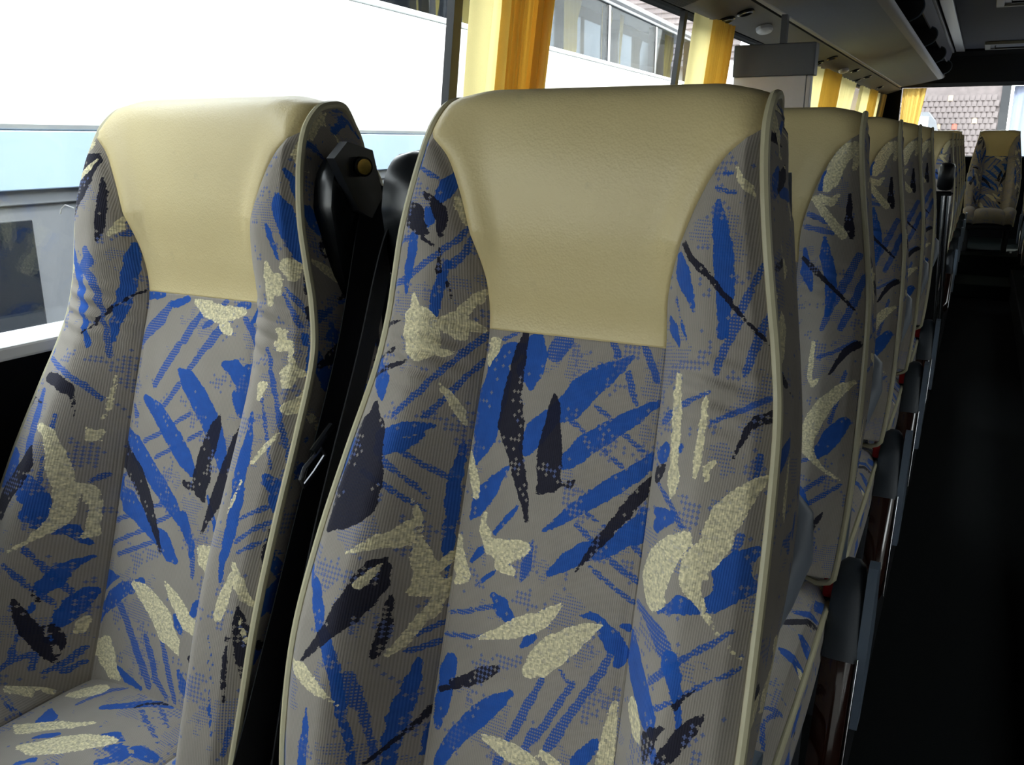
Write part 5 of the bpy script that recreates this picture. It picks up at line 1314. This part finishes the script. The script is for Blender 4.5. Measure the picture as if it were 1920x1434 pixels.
# second house beyond the neighbouring coach
h2_ = empty('tiled_house', (-13, 26, GZ), 'house with grey tiled roof seen above the parked coach', 'house')
MB().box(-7, 6, 0, 8, 0, 4.6).build('house_wall', M['plaster'], h2_)
b = MB(); n_r = 22; p2 = math.radians(40)
for r in range(n_r):
    l = r * .3; y = -.4 + math.cos(p2) * l; z = 4.4 + math.sin(p2) * l
    b.add([(-7.5, y, z + .05), (6.5, y, z + .05), (6.5, y + math.cos(p2) * .34, z + math.sin(p2) * .34), (-7.5, y + math.cos(p2) * .34, z + math.sin(p2) * .34), (-7.5, y, z), (6.5, y, z)], [(0, 1, 2, 3), (4, 5, 1, 0)])
o = b.build('tile_courses', M['tile'], h2_); o['kind'] = 'stuff'
MB().box(3.2, 3.9, 2.2, 2.9, 6, 8.4).build('chimney', M['tile_red'], h2_)

# ---------------------------------------------------------------- seats
XA, XW = -.349, -.874
PITCH = .73
YB = .645
s_win = make_seat('window seat in the nearest pair, its cushion showing at bottom left', None, PRINT_A, belt=1, arm=-0, seeds=2)
s_win.location = (XW, YB, 0)
s_ais = make_seat('large front aisle seat filling the middle of the view', None, PRINT_B, belt=-1, arm=1, seeds=5, short=1)
s_ais.location = (XA, YB, 0)
rows = [(.70, 'second aisle seat, directly behind the large front seat'), (1.40, 'third aisle seat in the left-hand row of patterned seats'), (2.10, 'fourth aisle seat from the front in the left-hand row'),
        (2.80, 'fifth aisle seat, the last one before the padded handrail'),
        (5.15, 'first aisle seat behind the padded chrome handrail'), (5.90, 'second aisle seat behind the padded chrome handrail'), (6.65, 'third aisle seat behind the padded chrome handrail'),
        (7.40, 'fourth aisle seat behind the padded chrome handrail'), (8.15, 'last left-hand aisle seat before the rear bench')]
s_ais2 = make_seat('', None, PRINT_C, belt=-1, arm=1, seeds=23, short=1)
for i, (dy, lab) in enumerate(rows):
    c = copy_tree(s_ais2) if i else s_ais2; c.location = (XA, YB + dy, 0); tag(c, lab, 'seat', 'aisle seats of the left-hand row')
tag(s_ais, None, None, 'aisle seats of the left-hand row')
for dy, nm in ((.86, 'second aisle seat'), (1.56, 'third aisle seat'), (2.26, 'fourth aisle seat'), (2.96, 'fifth aisle seat'), (5.30, 'first aisle seat past the handrail')):
    c = copy_tree(s_win); c.location = (XW + .012, YB + dy, 0); tag(c, 'patterned window seat hidden beside the ' + nm, 'seat', 'hidden window seats')
# a loose white thread at the edge piping of the window seat
e = P0_ + T_ * .095 + N_ * .060 + np.array([-.190, 0, 0])
MB().tube([e, e + np.array([-.012, -.004, .004]), e + np.array([-.018, -.006, -.001]), e + np.array([-.020, -.007, -.008])], .0009, 5).build('loose_thread', M['sill'], s_win, True)
# rear bench seats
s_rear = make_seat('middle rear bench seat facing down the aisle under the rear window', 'rear bench seats', PRINT_A, seeds=9)
s_rear.location = (.118, 9.98, .04)
for x, lab in ((-.395, 'rear bench seat left of the middle one, mostly hidden'), (.633, 'rear bench seat right of the middle one, cut by the frame')):
    c = copy_tree(s_rear); c.location = (x, 9.98, .04); c['label'] = lab
# right-hand rows that show at the edge
s_r = make_seat('nearer right-hand seat, its dark armrest at the right edge', 'right-hand aisle seats', PRINT_C, arm=-1, seeds=11, short=-1)
s_r.location = (.64, YB + 7.40, 0)
c = copy_tree(s_r); c.location = (.64, YB + 8.15, 0); c['label'] = 'farther right-hand seat, last before the rear bench'

# handrail before the door well
hr = empty('handrail', (-.135, 4.75, 0), 'black padded handrail with two chrome tubes beside the aisle seats', 'handrail')
MB().box(-.045, .025, -.05, .05, E_ - .235, E_ - .105, .02).build('rail_pad', M['black_plastic'], hr, True)
for dx in (-.012, .014):
    MB().tube([(dx, 0, E_ - .26), (dx + .03, -.02, .3), (dx + .035, -.02, .0)], .011, 10).build('rail_tube', M['chrome'], hr, True)
MB().box(-.62, .02, .020, .040, .0, E_ - .24, .004).build('rail_panel', M['wall_dark'], hr)
